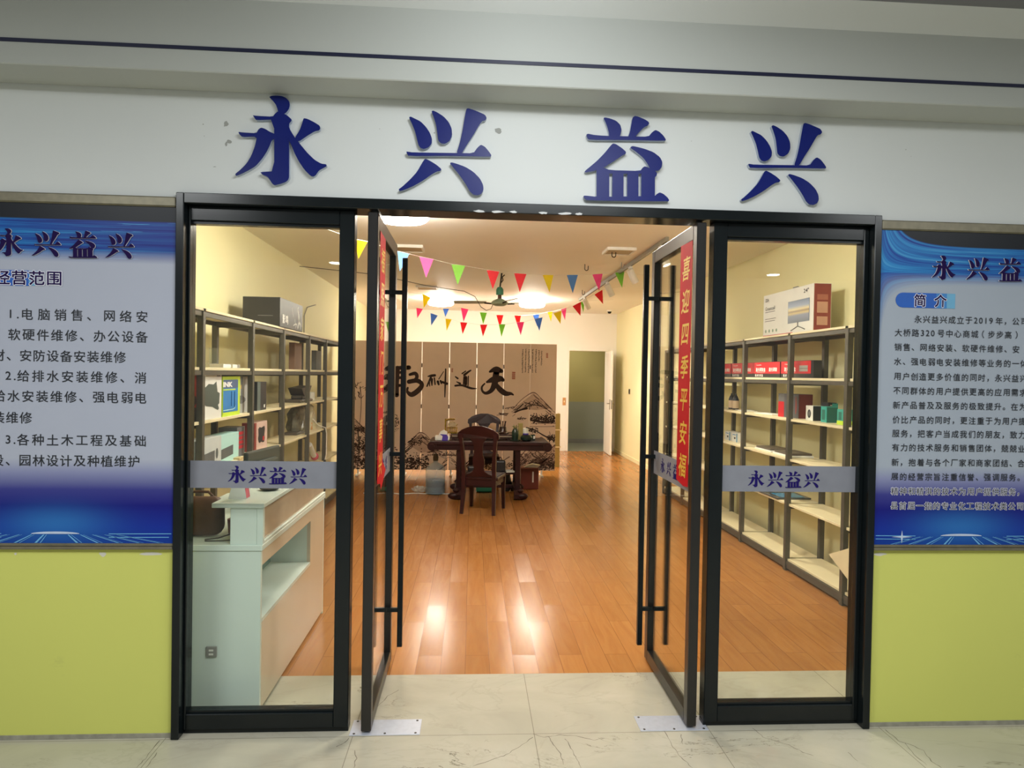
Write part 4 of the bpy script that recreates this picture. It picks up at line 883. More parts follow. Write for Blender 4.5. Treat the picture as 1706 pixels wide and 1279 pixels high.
shape(t, 'gamepad_picture', f, [(-0.06, 0.07), (-0.03, 0.06), (0.0, 0.07), (0.04, 0.06), (0.08, 0.06), (0.1, 0.09), (0.085, 0.12), (0.1, 0.17), (0.085, 0.195), (0.04, 0.19), (0.0, 0.185), (-0.04, 0.195), (-0.075, 0.18), (-0.065, 0.13), (-0.08, 0.1)], M['carton_black']); patch(t, 'red_grip', f, 0.04, 0.085, 0.075, 0.11, M['carton_red'], 0.0014)
# far bays of the left rack
t = thing('kitchen_scale', 'small dark hopper on a flat base on left rack', 'scale', (-1.85, 4.3, 1.268)); b = B(); b.box(-0.09, 0.09, -0.26, 0.22, 0, 0.03, 0.008); b.box(-0.06, 0.06, -0.12, 0.1, 0.03, 0.07, 0.01); b.build('base', mat('umber_plastic', '5b5145', 0.4), t, local=True)
b = B(); b.prism([(-0.2, 0.15), (0.24, 0.17), (0.12, 0.07), (-0.08, 0.07)], fpx(-0.07), 0.14); b.build('hopper', mat('umber_plastic', '5b5145'), t, local=True)
carton('small_box', 'white cube box on left rack beside the hopper', 'box', (-1.86, 4.72, 1.268), 0.1, 0.2, 0.09, M['carton_white'])
for c, hh, lab in (((-1.87, 4.3, 0.935), 0.29, 'dark plastic wrapped bundle on left rack, taller one'), ((-1.87, 4.72, 0.935), 0.3, 'pale plastic wrapped bundle on left rack with a cable')):
    t = thing('wrapped_bundle', lab, 'bundle', c); b = B(); rr = random.Random(int(hh * 100))
    prof = [(0.10, 0.0), (0.11, 0.06), (0.095, 0.14), (0.10, 0.2), (0.07, 0.26), (0.03, hh), (0.0, hh)]
    b.lathe(prof, (0, 0, 0), 14)
    for v in b.bm.verts: v.co.x *= rr.uniform(.75, 1.1); v.co.y *= rr.uniform(.9, 1.45)
    b.build('plastic_wrap', mat('crumpled_dark_wrap', '7d7866', 0.2, 0, 0.4, 14) if hh < 0.295 else mat('crumpled_pale_wrap', 'cfc6a8', 0.2, 0, 0.25, 14), t, smooth=False, local=True)
    if hh > 0.295:
        b = B(); b.box(-0.05, 0.08, -0.1, 0.1, 0.0, 0.09, 0.01); b.build('orange_pack', mat('orange_pack_print', 'c9925a', 0.5), t, local=True)
b = B(); b.tube([(-1.78, 4.62, 1.06), (-1.74, 4.72, 0.98), (-1.68, 4.80, 0.95), (-1.67, 4.82, 0.88), (-1.67, 4.815, 0.64), (-1.68, 4.8, 0.58)], 0.006, 6); tag(b.build('white_cable', M['white'], smooth=True), 'white cable hanging down beside the far post of left rack', 'cable')
t = thing('spray_bottle', 'white tilted bottle with a red tip on left rack', 'bottle', (-1.80, 4.45, 0.58)); b = B(); b.cyl((0, 0.32, 0.05), (0, 0.10, 0.20), 0.03, 14); b.build('bottle', M['white'], t, smooth=True, local=True); b = B(); b.sphere((0, 0.36, 0.035), 0.045); b.build('tip', M['pink'], t, smooth=True, local=True)
carton('small_box', 'flat dark tray on left rack shelf, far bay', 'box', (-1.86, 4.12, 0.935), 0.14, 0.3, 0.025, mat('umber_plastic', '5b5145'))

# --- right rack
t = carton('monitor_carton', 'white monitor carton with brown side on top of right rack', 'box', (2.83, 2.745, 1.985), 0.15, 0.92, 0.40, M['carton_white'], 0.0); f = fnx(-0.0755)
patch(t, 'brown_side', fny(-0.4605), -0.07, 0.07, 0.004, 0.396, M['carton_maroon']); patch(t, 'red_edge', f, -0.46, 0.12, 0.0, 0.022, M['carton_red'])
patch(t, 'screen_picture', f, 0.03, 0.40, 0.10, 0.29, mat('dusk_sky_print', '55637d', 0.35)); 
q = NT('sunset_picture_print'); o_ = q.obj(); sx_ = q.n('ShaderNodeSeparateXYZ'); q.l(o_, sx_.inputs[0]); q.col(q.ramp(q.math('DIVIDE', sx_.outputs[2], 0.4), [(0.26, lin('4c5568')), (0.4, lin('6c7790')), (0.45, lin('c9b06a')), (0.49, lin('7d6433')), (0.53, lin('d9c98e')), (0.6, lin('8596b5')), (0.72, lin('5f6f8e'))])); q.rough(0.35)
patch(t, 'sky_picture', f, 0.035, 0.395, 0.105, 0.285, q.m, 0.001)
b = B(); b.tube([f(0.21, 0.10, 0.002), f(0.21, 0.065, 0.002)], 0.004, 6); b.tube([f(0.09, 0.035, 0.002), f(0.21, 0.068, 0.002), f(0.33, 0.035, 0.002)], 0.004, 6); b.build('stand_picture', M['carton_grey'], t, local=True)
letters(t, f, 'ZSA', -0.42, 0.35, 0.075, 0.028, M['print_dark']); letters(t, f, '24"', 0.30, 0.355, 0.085, 0.034, M['print_dark']); letters(t, f, 'Greencell', -0.42, 0.27, 0.2, 0.036, M['carton_grey'])
for v, u1 in ((0.235, -0.22), (0.17, -0.20), (0.15, -0.22)): patch(t, 'print_line', f, -0.42, u1, v, v + 0.006, M['carton_grey'])
for k in range(4): shape(t, 'icon_print', f, [(-0.40 + k * 0.072 + 0.016 * math.cos(a * PI / 4), 0.06 + 0.016 * math.sin(a * PI / 4)) for a in range(8)], mat('sage_icon_print', '7f9a86', 0.5))
f2 = fny(-0.4605)
for v0, v1, m_ in ((0.32, 0.36, M['carton_maroon']), (0.265, 0.31, mat('dusty_rose_print', 'b06a5c', 0.5)), (0.16, 0.25, mat('rose_label', 'd0a08e', 0.5)), (0.06, 0.13, mat('rose_label', 'd0a08e'))): patch(t, 'side_label', f2, -0.045, 0.045, v0, v1, m_, 0.001)
b = B(); b.tube([(0.0, -0.08, 0.4), (0.0, -0.05, 0.425), (0.0, 0.03, 0.425), (0.0, 0.06, 0.4)], 0.006, 6); b.build('carry_handle', M['grey_plastic'], t, local=True)
RB = mat('toner_red_print', 'd8242f', 0.4, 0, 0.05, 10)
for i, (y, lab) in enumerate(((2.52, 'red and black toner box with grey label, nearest on right rack'), (3.10, 'red and black toner box on right rack between two posts'), (3.66, 'red and black toner box on right rack, third from the doorway'), (4.20, 'red and black toner box on right rack, farthest of the row'))):
    t = carton('toner_carton', lab, 'box', (2.78, y, 1.612), 0.07, 0.56, 0.145, M['carton_black'], 0, 'red toner boxes on right rack'); f = fnx(-0.0355)
    patch(t, 'red_panel', f, -0.28, 0.24 if i == 0 else 0.28, 0.037, 0.143, RB); patch(t, 'red_top', lambda u, v, d: Vector((u, v, 0.1455 + d)), -0.035, 0.035, -0.24, 0.28, RB, 0.0, 0.0003)
    hanzi(t, f, '激光硒鼓盒', -0.20, 0.075, 0.042, 0.038, M['print_white']); patch(t, 'print_line', f, -0.20, -0.02, 0.048, 0.05, M['print_white'], 0.001); letters(t, f, 'Compatible', -0.21, 0.118, 0.11, 0.014, M['print_white']); hanzi(t, f, '耗材专用品', -0.22, 0.02, 0.036, 0.026, M['print_white'])
    if i == 0: patch(t, 'grey_label', f, 0.05, 0.19, 0.055, 0.105, mat('grey_label_print', 'a3a19a', 0.4), 0.001); patch(t, 'label_line', f, 0.06, 0.19, 0.078, 0.082, M['carton_grey'], 0.0016)
    else: hanzi(t, f, '激光硒鼓', 0.08, 0.075, 0.042, 0.038, M['print_white'])
for y, lab in ((3.93, 'brown dropper bottle on right rack, nearer of two'), (4.04, 'brown dropper bottle on right rack, farther of two')):
    t = thing('ink_bottle', lab, 'bottle', (2.80, y, 1.268), 0, 'dark ink bottles on right rack')
    b = B(); b.lathe([(0.03, 0), (0.033, 0.006), (0.033, 0.105), (0.02, 0.14), (0.011, 0.15), (0.01, 0.17), (0.0, 0.17)], (0, 0, 0), 20); b.build('bottle', M['carton_black'], t, smooth=True, local=True)
    b = B(); b.lathe([(0.0338, 0.015), (0.0338, 0.095)], (0, 0, 0), 20); b.build('paper_label', mat('cream_pink_label', 'dcc2a4', 0.5), t, local=True)
t = carton('cartridge_carton', 'red and charcoal upright carton on right rack', 'box', (2.81, 2.66, 1.268), 0.13, 0.30, 0.205, M['carton_grey'], 0.12); f = fnx(-0.0655)
patch(t, 'red_panel', f, -0.148, -0.06, 0.0, 0.135, M['carton_red']); patch(t, 'dark_panel', f, -0.06, 0.148, 0, 0.204, mat('slate_print', '55555a', 0.4)); patch(t, 'maroon_side', fny(-0.1505), -0.064, 0.064, 0, 0.204, M['carton_maroon']); patch(t, 'print_mark', f, 0.02, 0.06, 0.014, 0.022, M['print_white'], 0.001)
b = B(); b.stroke([(0.11, 0.04, .01), (0.115, 0.1, .02), (0.11, 0.18, .01)], f, 0.001); b.build('red_artwork', M['carton_maroon'], t, local=True)
t = carton('mouse_carton', 'white and charcoal mouse box on right rack', 'box', (2.79, 2.29, 1.268), 0.09, 0.115, 0.12, M['carton_white']); f = fnx(-0.0455)
shape(t, 'mouse_picture', f, [(0.026 * math.cos(a * PI / 8), 0.055 + 0.035 * math.sin(a * PI / 8)) for a in range(16)], M['print_dark']); shape(t, 'mouse_ring', f, [(0.012 * math.cos(a * PI / 8), 0.055 + 0.02 * math.sin(a * PI / 8)) for a in range(16)], M['carton_grey'], 0.0014); patch(t, 'dark_side', fny(-0.058), -0.045, 0.045, 0, 0.119, M['carton_black'])
t = carton('mouse_carton', 'tall charcoal box right behind the white mouse box', 'box', (2.88, 2.235, 1.268), 0.07, 0.1, 0.15, M['carton_black']); patch(t, 'print_mark', fny(-0.0505), -0.02, 0.02, 0.125, 0.132, M['print_white'])
t = carton('gadget_carton', 'teal box with a hanging tab on right rack', 'box', (2.79, 2.07, 1.268), 0.09, 0.085, 0.125, M['carton_teal']); patch(t, 'window_picture', fnx(-0.0455), -0.025, 0.02, 0.02, 0.1, M['carton_teal_dark']); patch(t, 'dark_side', fny(-0.043), -0.044, 0.044, 0.0, 0.118, M['carton_teal_dark'])
b = B(); b.box(0.0, 0.045, -0.042, -0.04, 0.12, 0.15); b.build('hanging_tab', M['carton_teal'], t, local=True)
t = carton('gadget_carton', 'teal box with a lime foot at the near end of right rack', 'box', (2.78, 1.83, 1.268), 0.08, 0.085, 0.115, M['carton_teal']); patch(t, 'lime_foot', fnx(-0.0405), -0.0425, 0.0425, 0, 0.03, M['carton_lime']); patch(t, 'window_picture', fnx(-0.0405), -0.02, 0.02, 0.035, 0.095, M['carton_teal_dark']); patch(t, 'lime_side', fny(-0.043), -0.04, 0.04, 0, 0.03, M['carton_lime'])
for c, a, lab in (((2.82, 3.15, 1.268), 0.1, 'white leaflet lying on right rack near the red carton'), ((2.82, 3.7, 1.268), -0.2, 'white leaflet lying on right rack near the ink bottles')):
    t = thing('leaflet', lab, 'paper', c, a); b = B(); b.box(-0.08, 0.08, -0.16, 0.16, 0, 0.006, 0.001); b.build('paper_sheet', M['paper'], t, local=True)
for y, lab in ((4.02, 'white box with blue print on right rack, farther one'), (3.83, 'white box with blue edge on right rack, nearer one')):
    t = carton('adapter_carton', lab, 'box', (2.80, y, 0.935), 0.09, 0.15, 0.095, M['carton_white'], 0, 'small white adapter boxes'); f = fnx(-0.0455); patch(t, 'blue_edge', f, 0.045, 0.075, 0, 0.09, mat('steel_blue_print', '5c8fb0', 0.4)); patch(t, 'print_mark', f, -0.05, 0.03, 0.07, 0.078, M['carton_blue']); patch(t, 'print_mark', f, -0.01, 0.025, 0.03, 0.05, M['print_dark'])
for c, sy, hh, lab in (((2.81, 3.06, 0.935), 0.34, 0.03, 'thin stack of booklets on right rack'), ((2.80, 2.66, 0.935), 0.34, 0.034, 'tablet box pile on right rack nearer the doorway')):
    t = thing('booklet_pile', lab, 'booklets', c); b = B(); b.box(-0.1, 0.1, -sy / 2, sy / 2, 0, hh * 0.45, 0.002); b.build('booklet', M['paper'], t, local=True); b = B(); b.box(-0.09, 0.1, -sy / 2 + 0.03, sy / 2 - 0.01, hh * 0.45, hh, 0.002); b.build('booklet', mat('umber_cover', '63584c', 0.4), t, local=True)
t = thing('laptop_panel', 'dark flat laptop like panel with blue corner on right rack', 'laptop', (2.82, 2.93, 0.56)); b = B(); b.box(-0.17, 0.13, -0.32, 0.32, 0, 0.014, 0.003); b.build('panel_body', mat('slate_grey_metal', '4d5358', 0.3, 0.3), t, local=True); b = B(); b.box(-0.12, 0.09, -0.29, -0.08, 0.014, 0.016); b.build('blue_screen', mat('blue_panel_print', '2f86b5', 0.2), t, local=True)
t = thing('foam_board', 'pale board propped askew at the near end of right rack', 'board', (2.83, 1.3, 0.10)); b = B(); b.prism([(-0.42, 0.23), (-0.10, 0.37), (0.3, 0.22), (0.3, 0.10), (0.0, 0.05)], lambda u, v, d: Vector((-0.215 + d * 0.5, -u, v)), 0.012); b.build('board_panel', M['board'], t, local=True)

# ------------------------------------------------------------------ reception counter
t = thing('reception_counter', 'white reception counter with cream gloss front behind the left glass', 'counter', (-1.26, 0.84, 0))
cx0, cx1, cy0, cy1 = -1.58, -0.962, 0.184, 1.495
b = B(); b.box(cx0, cx1, cy0, cy0 + 0.02, 0, 0.762, 0.0015); b.build('end_panel', M['counter'], t)
b = B(); b.box(cx0, cx1, cy1 - 0.02, cy1, 0, 0.762, 0.0015); b.build('end_panel', M['counter'], t)
b = B()
b.box(cx1 - 0.02, cx1, cy0 + 0.0205, cy1 - 0.0205, 0.02, 0.425); b.box(cx1 - 0.02, cx1, cy0 + 0.0205, cy1 - 0.0205, 0.692, 0.762); b.box(cx1 - 0.02, cx1, 1.126, cy1 - 0.0205, 0.425, 0.692)
b.build('front_panel', M['counter_cream'], t)
b = B(); b.box(cx1 - 0.245, cx1 - 0.235, cy0 + 0.02, 1.14, 0.425, 0.692); b.build('niche_back', M['teal'], t)
b = B(); b.box(cx1 - 0.24, cx1 + 0.001, cy0 + 0.0205, 1.126, 0.425, 0.443); b.box(cx1 - 0.24, cx1 - 0.02, 1.126, 1.142, 0.443, 0.692); b.box(cx1 - 0.24, cx1 - 0.02, cy0 + 0.0205, 1.126, 0.692, 0.705); b.build('niche_shelf', M['counter'], t)
b = B(); b.box(cx0 - 0.01, cx1 + 0.006, cy0 - 0.006, cy1 + 0.006, 0.763, 0.79, 0.002); b.build('worktop', M['counter'], t)
b = B(); b.box(-1.105, -0.985, cy0 + 0.005, cy1 - 0.005, 0.79, 0.963, 0.0015); b.build('raised_ledge_body', M['counter'], t)
b = B(); b.box(-0.984, -0.966, cy0 + 0.03, cy1 - 0.01, 0.805, 0.963); b.build('ledge_front_panel', mat('beige_gloss_panel', 'cbb7a0', 0.16), t)
b = B(); b.box(-0.984, -0.956, cy0 + 0.004, cy0 + 0.029, 0.79, 0.963, 0.001); b.box(-0.984, -0.956, cy0 + 0.03, cy1, 0.79, 0.8045, 0.001); b.build('ledge_edge_strip', M['counter'], t)
b = B(); b.box(-1.185, -0.948, cy0 - 0.008, cy1 + 0.006, 0.963, 0.984, 0.002); b.build('raised_ledge_top', M['counter'], t)
b = B(); b.box(-1.205, -1.155, cy0 - 0.009, cy0, 0.272, 0.322, 0.003); so = b.build('wall_socket', M['grey_plastic'], t)
b = B()
for z in (0.287, 0.305): b.box(-1.19, -1.17, cy0 - 0.0105, cy0 - 0.009, z - 0.004, z + 0.004)
b.build('socket_slot', M['white'], so)
# things on the counter
t = thing('leather_bag', 'dark brown rounded leather bag on the counter behind the glass', 'bag', (-1.36, 0.36, 0.79))
b = B(); b.box(-0.165, 0.165, -0.055, 0.055, 0.003, 0.192, 0.05, 4); 
for v in b.bm.verts:
    if v.co.z > 0.1: v.co.y *= 0.8
b.build('bag_body', M['leather'], t, smooth=True, local=True)
b = B(); b.tube([(-0.12, 0.045, 0.16), (-0.06, 0.075, 0.2), (0.06, 0.075, 0.2), (0.12, 0.045, 0.16)], 0.007, 8); b.build('bag_handle', M['leather'], t, smooth=True, local=True)
b = B(); b.tube([(-1.115, 0.36, 0.83), (-1.15, 0.38, 0.80), (-1.2, 0.30, 0.7935), (-1.25, 0.27, 0.7935), (-1.24, 0.245, 0.7935), (-1.16, 0.25, 0.7935), (-1.11, 0.27, 0.7935)], 0.003, 6); tag(b.build('worktop_cable', M['cable'], smooth=True), 'thin dark cable curling on the white counter worktop', 'cable')
t = thing('potted_twig', 'dark bunch of twigs and cables between bag and counter ledge', 'plant', (-1.17, 0.42, 0.79)); b = B()
rr = random.Random(3)
for k in range(12): b.tube([(0, 0, 0.0), (rr.uniform(-.01, .02), rr.uniform(-.02, .02), 0.08), (rr.uniform(-.02, .045), rr.uniform(-.03, .03), rr.uniform(.12, .19))], [0.003, 0.003, 0.002], 5)
b.build('twigs', mat('dark_twig', '3d3b2e', 0.6), t, local=True); b = B(); b.lathe([(0.025, 0), (0.03, 0.07), (0.0, 0.07)], (0, 0, 0), 14); b.build('pot', M['carton_maroon'], t, local=True, smooth=True)
carton('small_box', 'white small box on the counter worktop at the left frame', 'box', (-1.33, 0.23, 0.79), 0.05, 0.04, 0.022, M['carton_white'])
t = thing('desk_stand', 'white stand with a pink side on the counter ledge', 'stand', (-1.115, 0.31, 0.984), 0.0); b = B(); b.prism([(-0.035, 0), (0.05, 0), (0.035, 0.1), (-0.01, 0.1)], lambda u, v, d: Vector((u, 0.025 - d, v)), 0.05); b.build('stand_body', M['carton_white'], t, local=True)
b = B(); b.prism([(-0.024, 0.004), (0.024, 0.004), (0.024, 0.095), (-0.024, 0.095)], lambda u, v, d: Vector((0.0505 - 0.15 * (v - 0.0) + d, u, v)), 0.0012); b.build('pink_card', M['pink'], t, local=True)
t = thing('round_tray', 'small round black dish on the counter ledge', 'dish', (-1.03, 0.53, 0.984)); b = B(); b.lathe([(0.03, 0), (0.048, 0.008), (0.05, 0.012), (0.044, 0.012), (0.028, 0.005), (0.0, 0.005)], (0, 0, 0), 24); b.build('dish', M['black'], t, smooth=True, local=True)
t = thing('computer_monitor', 'dark computer monitor on the counter seen from its back corner', 'monitor', (-1.275, 1.2, 0.79), math.radians(-8)); b = B(); b.box(-0.015, 0.015, -0.22, 0.22, 0.07, 0.33, 0.01, 2); b.box(0.015, 0.045, -0.13, 0.13, 0.12, 0.27, 0.014, 2); b.build('monitor_body', mat('charcoal_green_plastic', '343a36', 0.35), t, local=True); b = B(); b.box(-0.02, 0.02, -0.03, 0.03, 0.01, 0.14); b.box(-0.07, 0.07, -0.1, 0.1, 0, 0.012, 0.004); b.build('monitor_stand', M['black'], t, local=True); b = B(); b.box(-0.0165, -0.0155, -0.205, 0.205, 0.085, 0.315); b.build('display', mat('black_glass', '08090a', 0.08), t, local=True)
t = thing('wooden_easel', 'narrow tapered wooden stick leaning behind the monitor', 'stick', (-1.47, 2.1, 0.0)); b = B(); b.tube([(0, 0, 0.0), (0.0, 0.04, 0.95)], [0.012, 0.02], 4, True); b.build('stick', M['card'], t, local=True)

# ------------------------------------------------------------------ folding screen with brush calligraphy
SY = 7.45
def SP(px, py): return (-1.824 + (px - 590) * 0.00934, 1.41 + (px - 590) * 0.00015 + (640 - py) * 0.00936)
t = thing('folding_screen', 'tan folding screen with large brush calligraphy and ink mountains', 'screen', (-0.25, SY, 0))
edges = [-2.04, -1.64, -1.215, -0.785, -0.356, 0.071, 0.497, 0.913, 1.331]
for x0, x1 in zip(edges, edges[1:]):
    g = 0.006 if x1 < 0.55 else 0.0015
    b = B(); b.box(x0 + g, x1 - g, SY, SY + 0.02, 0.085, 2.088, 0.002); b.build('screen_panel', M['screen'], t)
for x in edges[1:-1]:
    for z in (0.5, 1.08, 1.72):
        b = B(); b.box(x - 0.006, x + 0.006, SY - 0.004, SY + 0.004, z - 0.03, z + 0.03); b.build('hinge', M['screw'], t)
for px in (598, 675, 752, 829, 905):
    x = SP(px, 700)[0]; b = B(); b.box(x - 0.02, x + 0.02, SY - 0.14, SY + 0.16, 0.0, 0.022, 0.003); b.box(x - 0.013, x + 0.013, SY - 0.006, SY + 0.026, 0.022, 0.085); b.build('foot', M['white'], t)
fs = front(SY - 0.0012)
def zz(x, y): return SP(625 + x / 6.69, 600 + y / 6.69)
def brush(b, S, kw=1.0, k=0.00934 / 6.69):
    for st in S: b.stroke([zz(x, y) + (w_ * k * kw,) for x, y, w_ in st], fs, random.uniform(0, 0.0006))
CAL = {
 'character_sky': [[(1272, 128, 24), (1340, 100, 55), (1400, 122, 40)], [(1240, 245, 22), (1310, 218, 62), (1385, 208, 62), (1420, 222, 36)], [(1345, 130, 60), (1335, 200, 66), (1325, 270, 60), (1290, 340, 44), (1230, 370, 30), (1190, 345, 22), (1184, 300, 20), (1215, 262, 14)], [(1335, 260, 34), (1385, 325, 54), (1450, 372, 52), (1510, 375, 30), (1538, 388, 16)]],
 'character_way': [[(885, 185, 14), (912, 205, 20)], [(900, 242, 10), (938, 262, 24)], [(960, 150, 16), (1000, 122, 12)], [(985, 165, 28), (1030, 130, 22), (1056, 114, 16)], [(980, 182, 12), (975, 270, 12)], [(1000, 195, 40), (1000, 270, 36)], [(1030, 180, 14), (1028, 288, 12)], [(885, 286, 22), (960, 282, 22), (1060, 314, 24), (1122, 318, 10)]],
 'character_reward': [[(580, 182, 12), (615, 175, 26), (655, 170, 26)], [(612, 190, 20), (570, 292, 16)], [(595, 232, 14), (600, 290, 10)], [(620, 215, 30), (625, 282, 12)], [(650, 200, 15), (660, 272, 14)], [(690, 240, 26), (700, 272, 20)], [(700, 212, 10), (752, 128, 8)], [(720, 232, 20), (730, 262, 14)], [(775, 100, 14), (773, 260, 18), (770, 412, 10)], [(740, 245, 22), (792, 264, 26)]],
 'character_diligence': [[(378, 162, 26), (438, 150, 34), (455, 195, 32), (402, 242, 22), (360, 232, 12)], [(368, 242, 40), (460, 230, 42), (512, 272, 40), (480, 332, 48), (402, 385, 46), (352, 350, 26), (356, 310, 20)], [(120, 92, 28), (240, 88, 34), (365, 84, 42)], [(240, 90, 44), (235, 240, 40), (235, 392, 40)], [(120, 206, 34), (200, 200, 30), (290, 196, 26)], [(108, 322, 30), (180, 300, 30), (270, 282, 28)], [(200, 140, 24), (290, 138, 26)]]}
for nm, S in CAL.items():
    b = B(); brush(b, S, {'character_sky': 1.12, 'character_diligence': 1.2, 'character_reward': 1.1}.get(nm, 1.0)); b.build(nm, M['ink'], t)
def zs(x, y): return SP(580 + x / 3.554, 560 + y / 3.554)
# small writing and seals at the upper right
b = B(); rr = random.Random(5)
for k, (x, y0, y1) in enumerate(((1030, 80, 220), (1048, 78, 216), (1067, 80, 214), (1090, 78, 218), (1110, 80, 214), (1128, 84, 146), (1144, 88, 170))):
    y = y0
    while y < y1:
        u, v = zs(x, y); s_ = 0.014
        for _ in range(3):
            a = rr.choice((0, 0.2, 1.5, 1.2)); du, dv = math.cos(a) * s_, math.sin(a) * s_; ou, ov = rr.uniform(-.006, .006), rr.uniform(-.007, .007)
            b.stroke([(u - du / 2 + ou, v - dv / 2 + ov, 0.005), (u + du / 2 + ou, v + dv / 2 + ov, 0.004)], fs)
        y += 7.4
b.build('small_writing', M['ink'], t)
b = B()
for (x0, y0, x1, y1) in ((1171, 98, 1183, 128), (1045 - 78, 210, 1066 - 78, 256), (605, 190, 616, 214)):
    (u0, v1), (u1, v0) = zs(x0, y0), zs(x1, y1)
    for r_ in range(5):
        vv = v0 + (v1 - v0) * (r_ + .15) / 5
        b.bm.faces.new([b.bm.verts.new(fs(*p, 0.0002)) for p in ((u0 + rr.uniform(0, .006), vv), (u1, vv), (u1 - rr.uniform(0, .006), vv + (v1 - v0) * .13), (u0, vv + (v1 - v0) * .13))])
b.build('red_seal', M['seal_red'], t)
# ink mountains, trees and water
class Reg:
    """a brush that keeps one builder per region of the painting"""
    def __init__(s): s.m = {}
    def get(s, x):
        k = int((x + 200) // 150)
        if k not in s.m: s.m[k] = B()
        return s.m[k]
    def done(s, name, m_):
        for k in sorted(s.m):
            s.m[k].build(name, m_, t, recalc=False)
bd, bmid, bp = Reg(), Reg(), B()
def blot(b, x, y, r_, d=0.0):
    u, v = zs(x, y); n = 8; r_ = r_ * 0.00263
    if not (-2.02 < u < 1.325): return
    v = max(v, 0.10)
    b = b.get(x)
    b.bm.faces.new([b.bm.verts.new(fs(min(1.328, u + r_ * math.cos(2 * PI * k / n) * rr.uniform(.5, 1.3)), max(0.088, v + r_ * 0.7 * math.sin(2 * PI * k / n) * rr.uniform(.5, 1.3)), d)) for k in range(n)])
def line(b, pts, w_, d=0.0):
    P = [zs(x, y) + (w_ * 0.00263 * rr.uniform(.5, 1.2),) for x, y in pts]
    P = [(max(-2.02, min(1.325, u)), max(0.09, v), ww) for u, v, ww in P]
    b.get(pts[0][0]).stroke(P, fs, d)
def cluster(b, x0, x1, y0, y1, n, r0, r1, d=0.0003):
    for _ in range(int(n * 2.2)):
        x = rr.uniform(x0, x1); y = (y0 + y1) / 2 + rr.gauss(0, .32) * (y1 - y0) / 1.3
        blot(b, x, y, rr.uniform(r0, r1) * 0.55, rr.uniform(0, d))
def ridge(pts, n, drop):
    """texture strokes falling away from a ridge line"""
    line(bmid, pts, 5)
    for _ in range(n):
        k = rr.randrange(len(pts) - 1); q_ = rr.random(); x = pts[k][0] + (pts[k + 1][0] - pts[k][0]) * q_; y = pts[k][1] + (pts[k + 1][1] - pts[k][1]) * q_
        s_ = 1 if pts[k + 1][1] > pts[k][1] else -1; L = rr.uniform(.3, 1) * drop; oy = rr.uniform(0, drop * .8)
        line(rr.choice((bd, bmid, bmid)), [(x, y + oy), (x + s_ * L * .5, y + oy + L * .45), (x + s_ * L * .9, y + oy + L * .7)], rr.uniform(2, 6), 0.0003)
ridge([(985, 425), (1010, 395), (1050, 360), (1100, 335), (1140, 365), (1170, 395), (1200, 425)], 26, 60)
ridge([(930, 430), (985, 420)], 3, 10)
line(bd, [(990, 452), (1040, 430), (1090, 410), (1150, 415)], 9); cluster(bd, 1040, 1140, 385, 420, 30, 4, 9); line(bd, [(990, 452), (1020, 440), (1060, 430)], 12)
cluster(bd, 1085, 1230, 470, 515, 120, 5, 12); line(bd, [(1085, 500), (1160, 512), (1230, 508)], 10)
for x in (1120, 1150, 1180, 1205): line(bd, [(x, 510), (x + 3, 480), (x - 2, 460)], 4)
for y, x0, x1 in ((460, 890, 950), (492, 1005, 1060), (520, 1090, 1235), (540, 1080, 1230), (470, 880, 940), (575, 900, 1000), (710, 560, 640), (600, 950, 1080), (690, 470, 540)):
    line(bmid, [(x0, y), ((x0 + x1) / 2, y + rr.uniform(-3, 3)), (x1, y + rr.uniform(-3, 3))], rr.uniform(3, 7))
cluster(bd, 890, 950, 455, 470, 14, 4, 8); cluster(bd, 1005, 1055, 480, 500, 12, 4, 8)
line(bd, [(1060, 545), (1110, 560), (1160, 590), (1230, 625)], 8); cluster(bd, 1075, 1130, 545, 580, 26, 4, 10); cluster(bd, 1185, 1235, 590, 630, 46, 5, 11); line(bd, [(1200, 630), (1203, 590), (1200, 570)], 5)
ridge([(1000, 760), (1050, 690), (1090, 670), (1150, 700), (1190, 690), (1235, 650)], 40, 80)
cluster(bd, 1080, 1235, 740, 800, 120, 6, 15); cluster(bmid, 1020, 1235, 680, 780, 60, 5, 13)
for _ in range(30):
    x = rr.uniform(1000, 1225); y = rr.uniform(660, 780); line(bd, [(x, y), (x + rr.uniform(8, 22), y - rr.uniform(4, 20)), (x + rr.uniform(20, 40), y + rr.uniform(-6, 10))], rr.uniform(2, 5))
for x, y in ((1150, 610), (1145, 650)): line(bd, [(x - 22, y + 8), (x, y - 6), (x + 22, y + 8)], 6)
ridge([(360, 640), (400, 590), (430, 572), (470, 595), (540, 680)], 30, 60)
cluster(bd, 370, 440, 600, 650, 40, 4, 10); cluster(bd, 330, 480, 700, 800, 110, 6, 14); cluster(bmid, 470, 650, 690, 715, 50, 4, 9)
line(bd, [(480, 690), (520, 680), (560, 690)], 8); ridge([(560, 760), (600, 720), (660, 770)], 14, 40); ridge([(700, 760), (780, 700), (860, 770), (960, 720)], 24, 50); cluster(bd, 640, 980, 740, 800, 70, 5, 12)
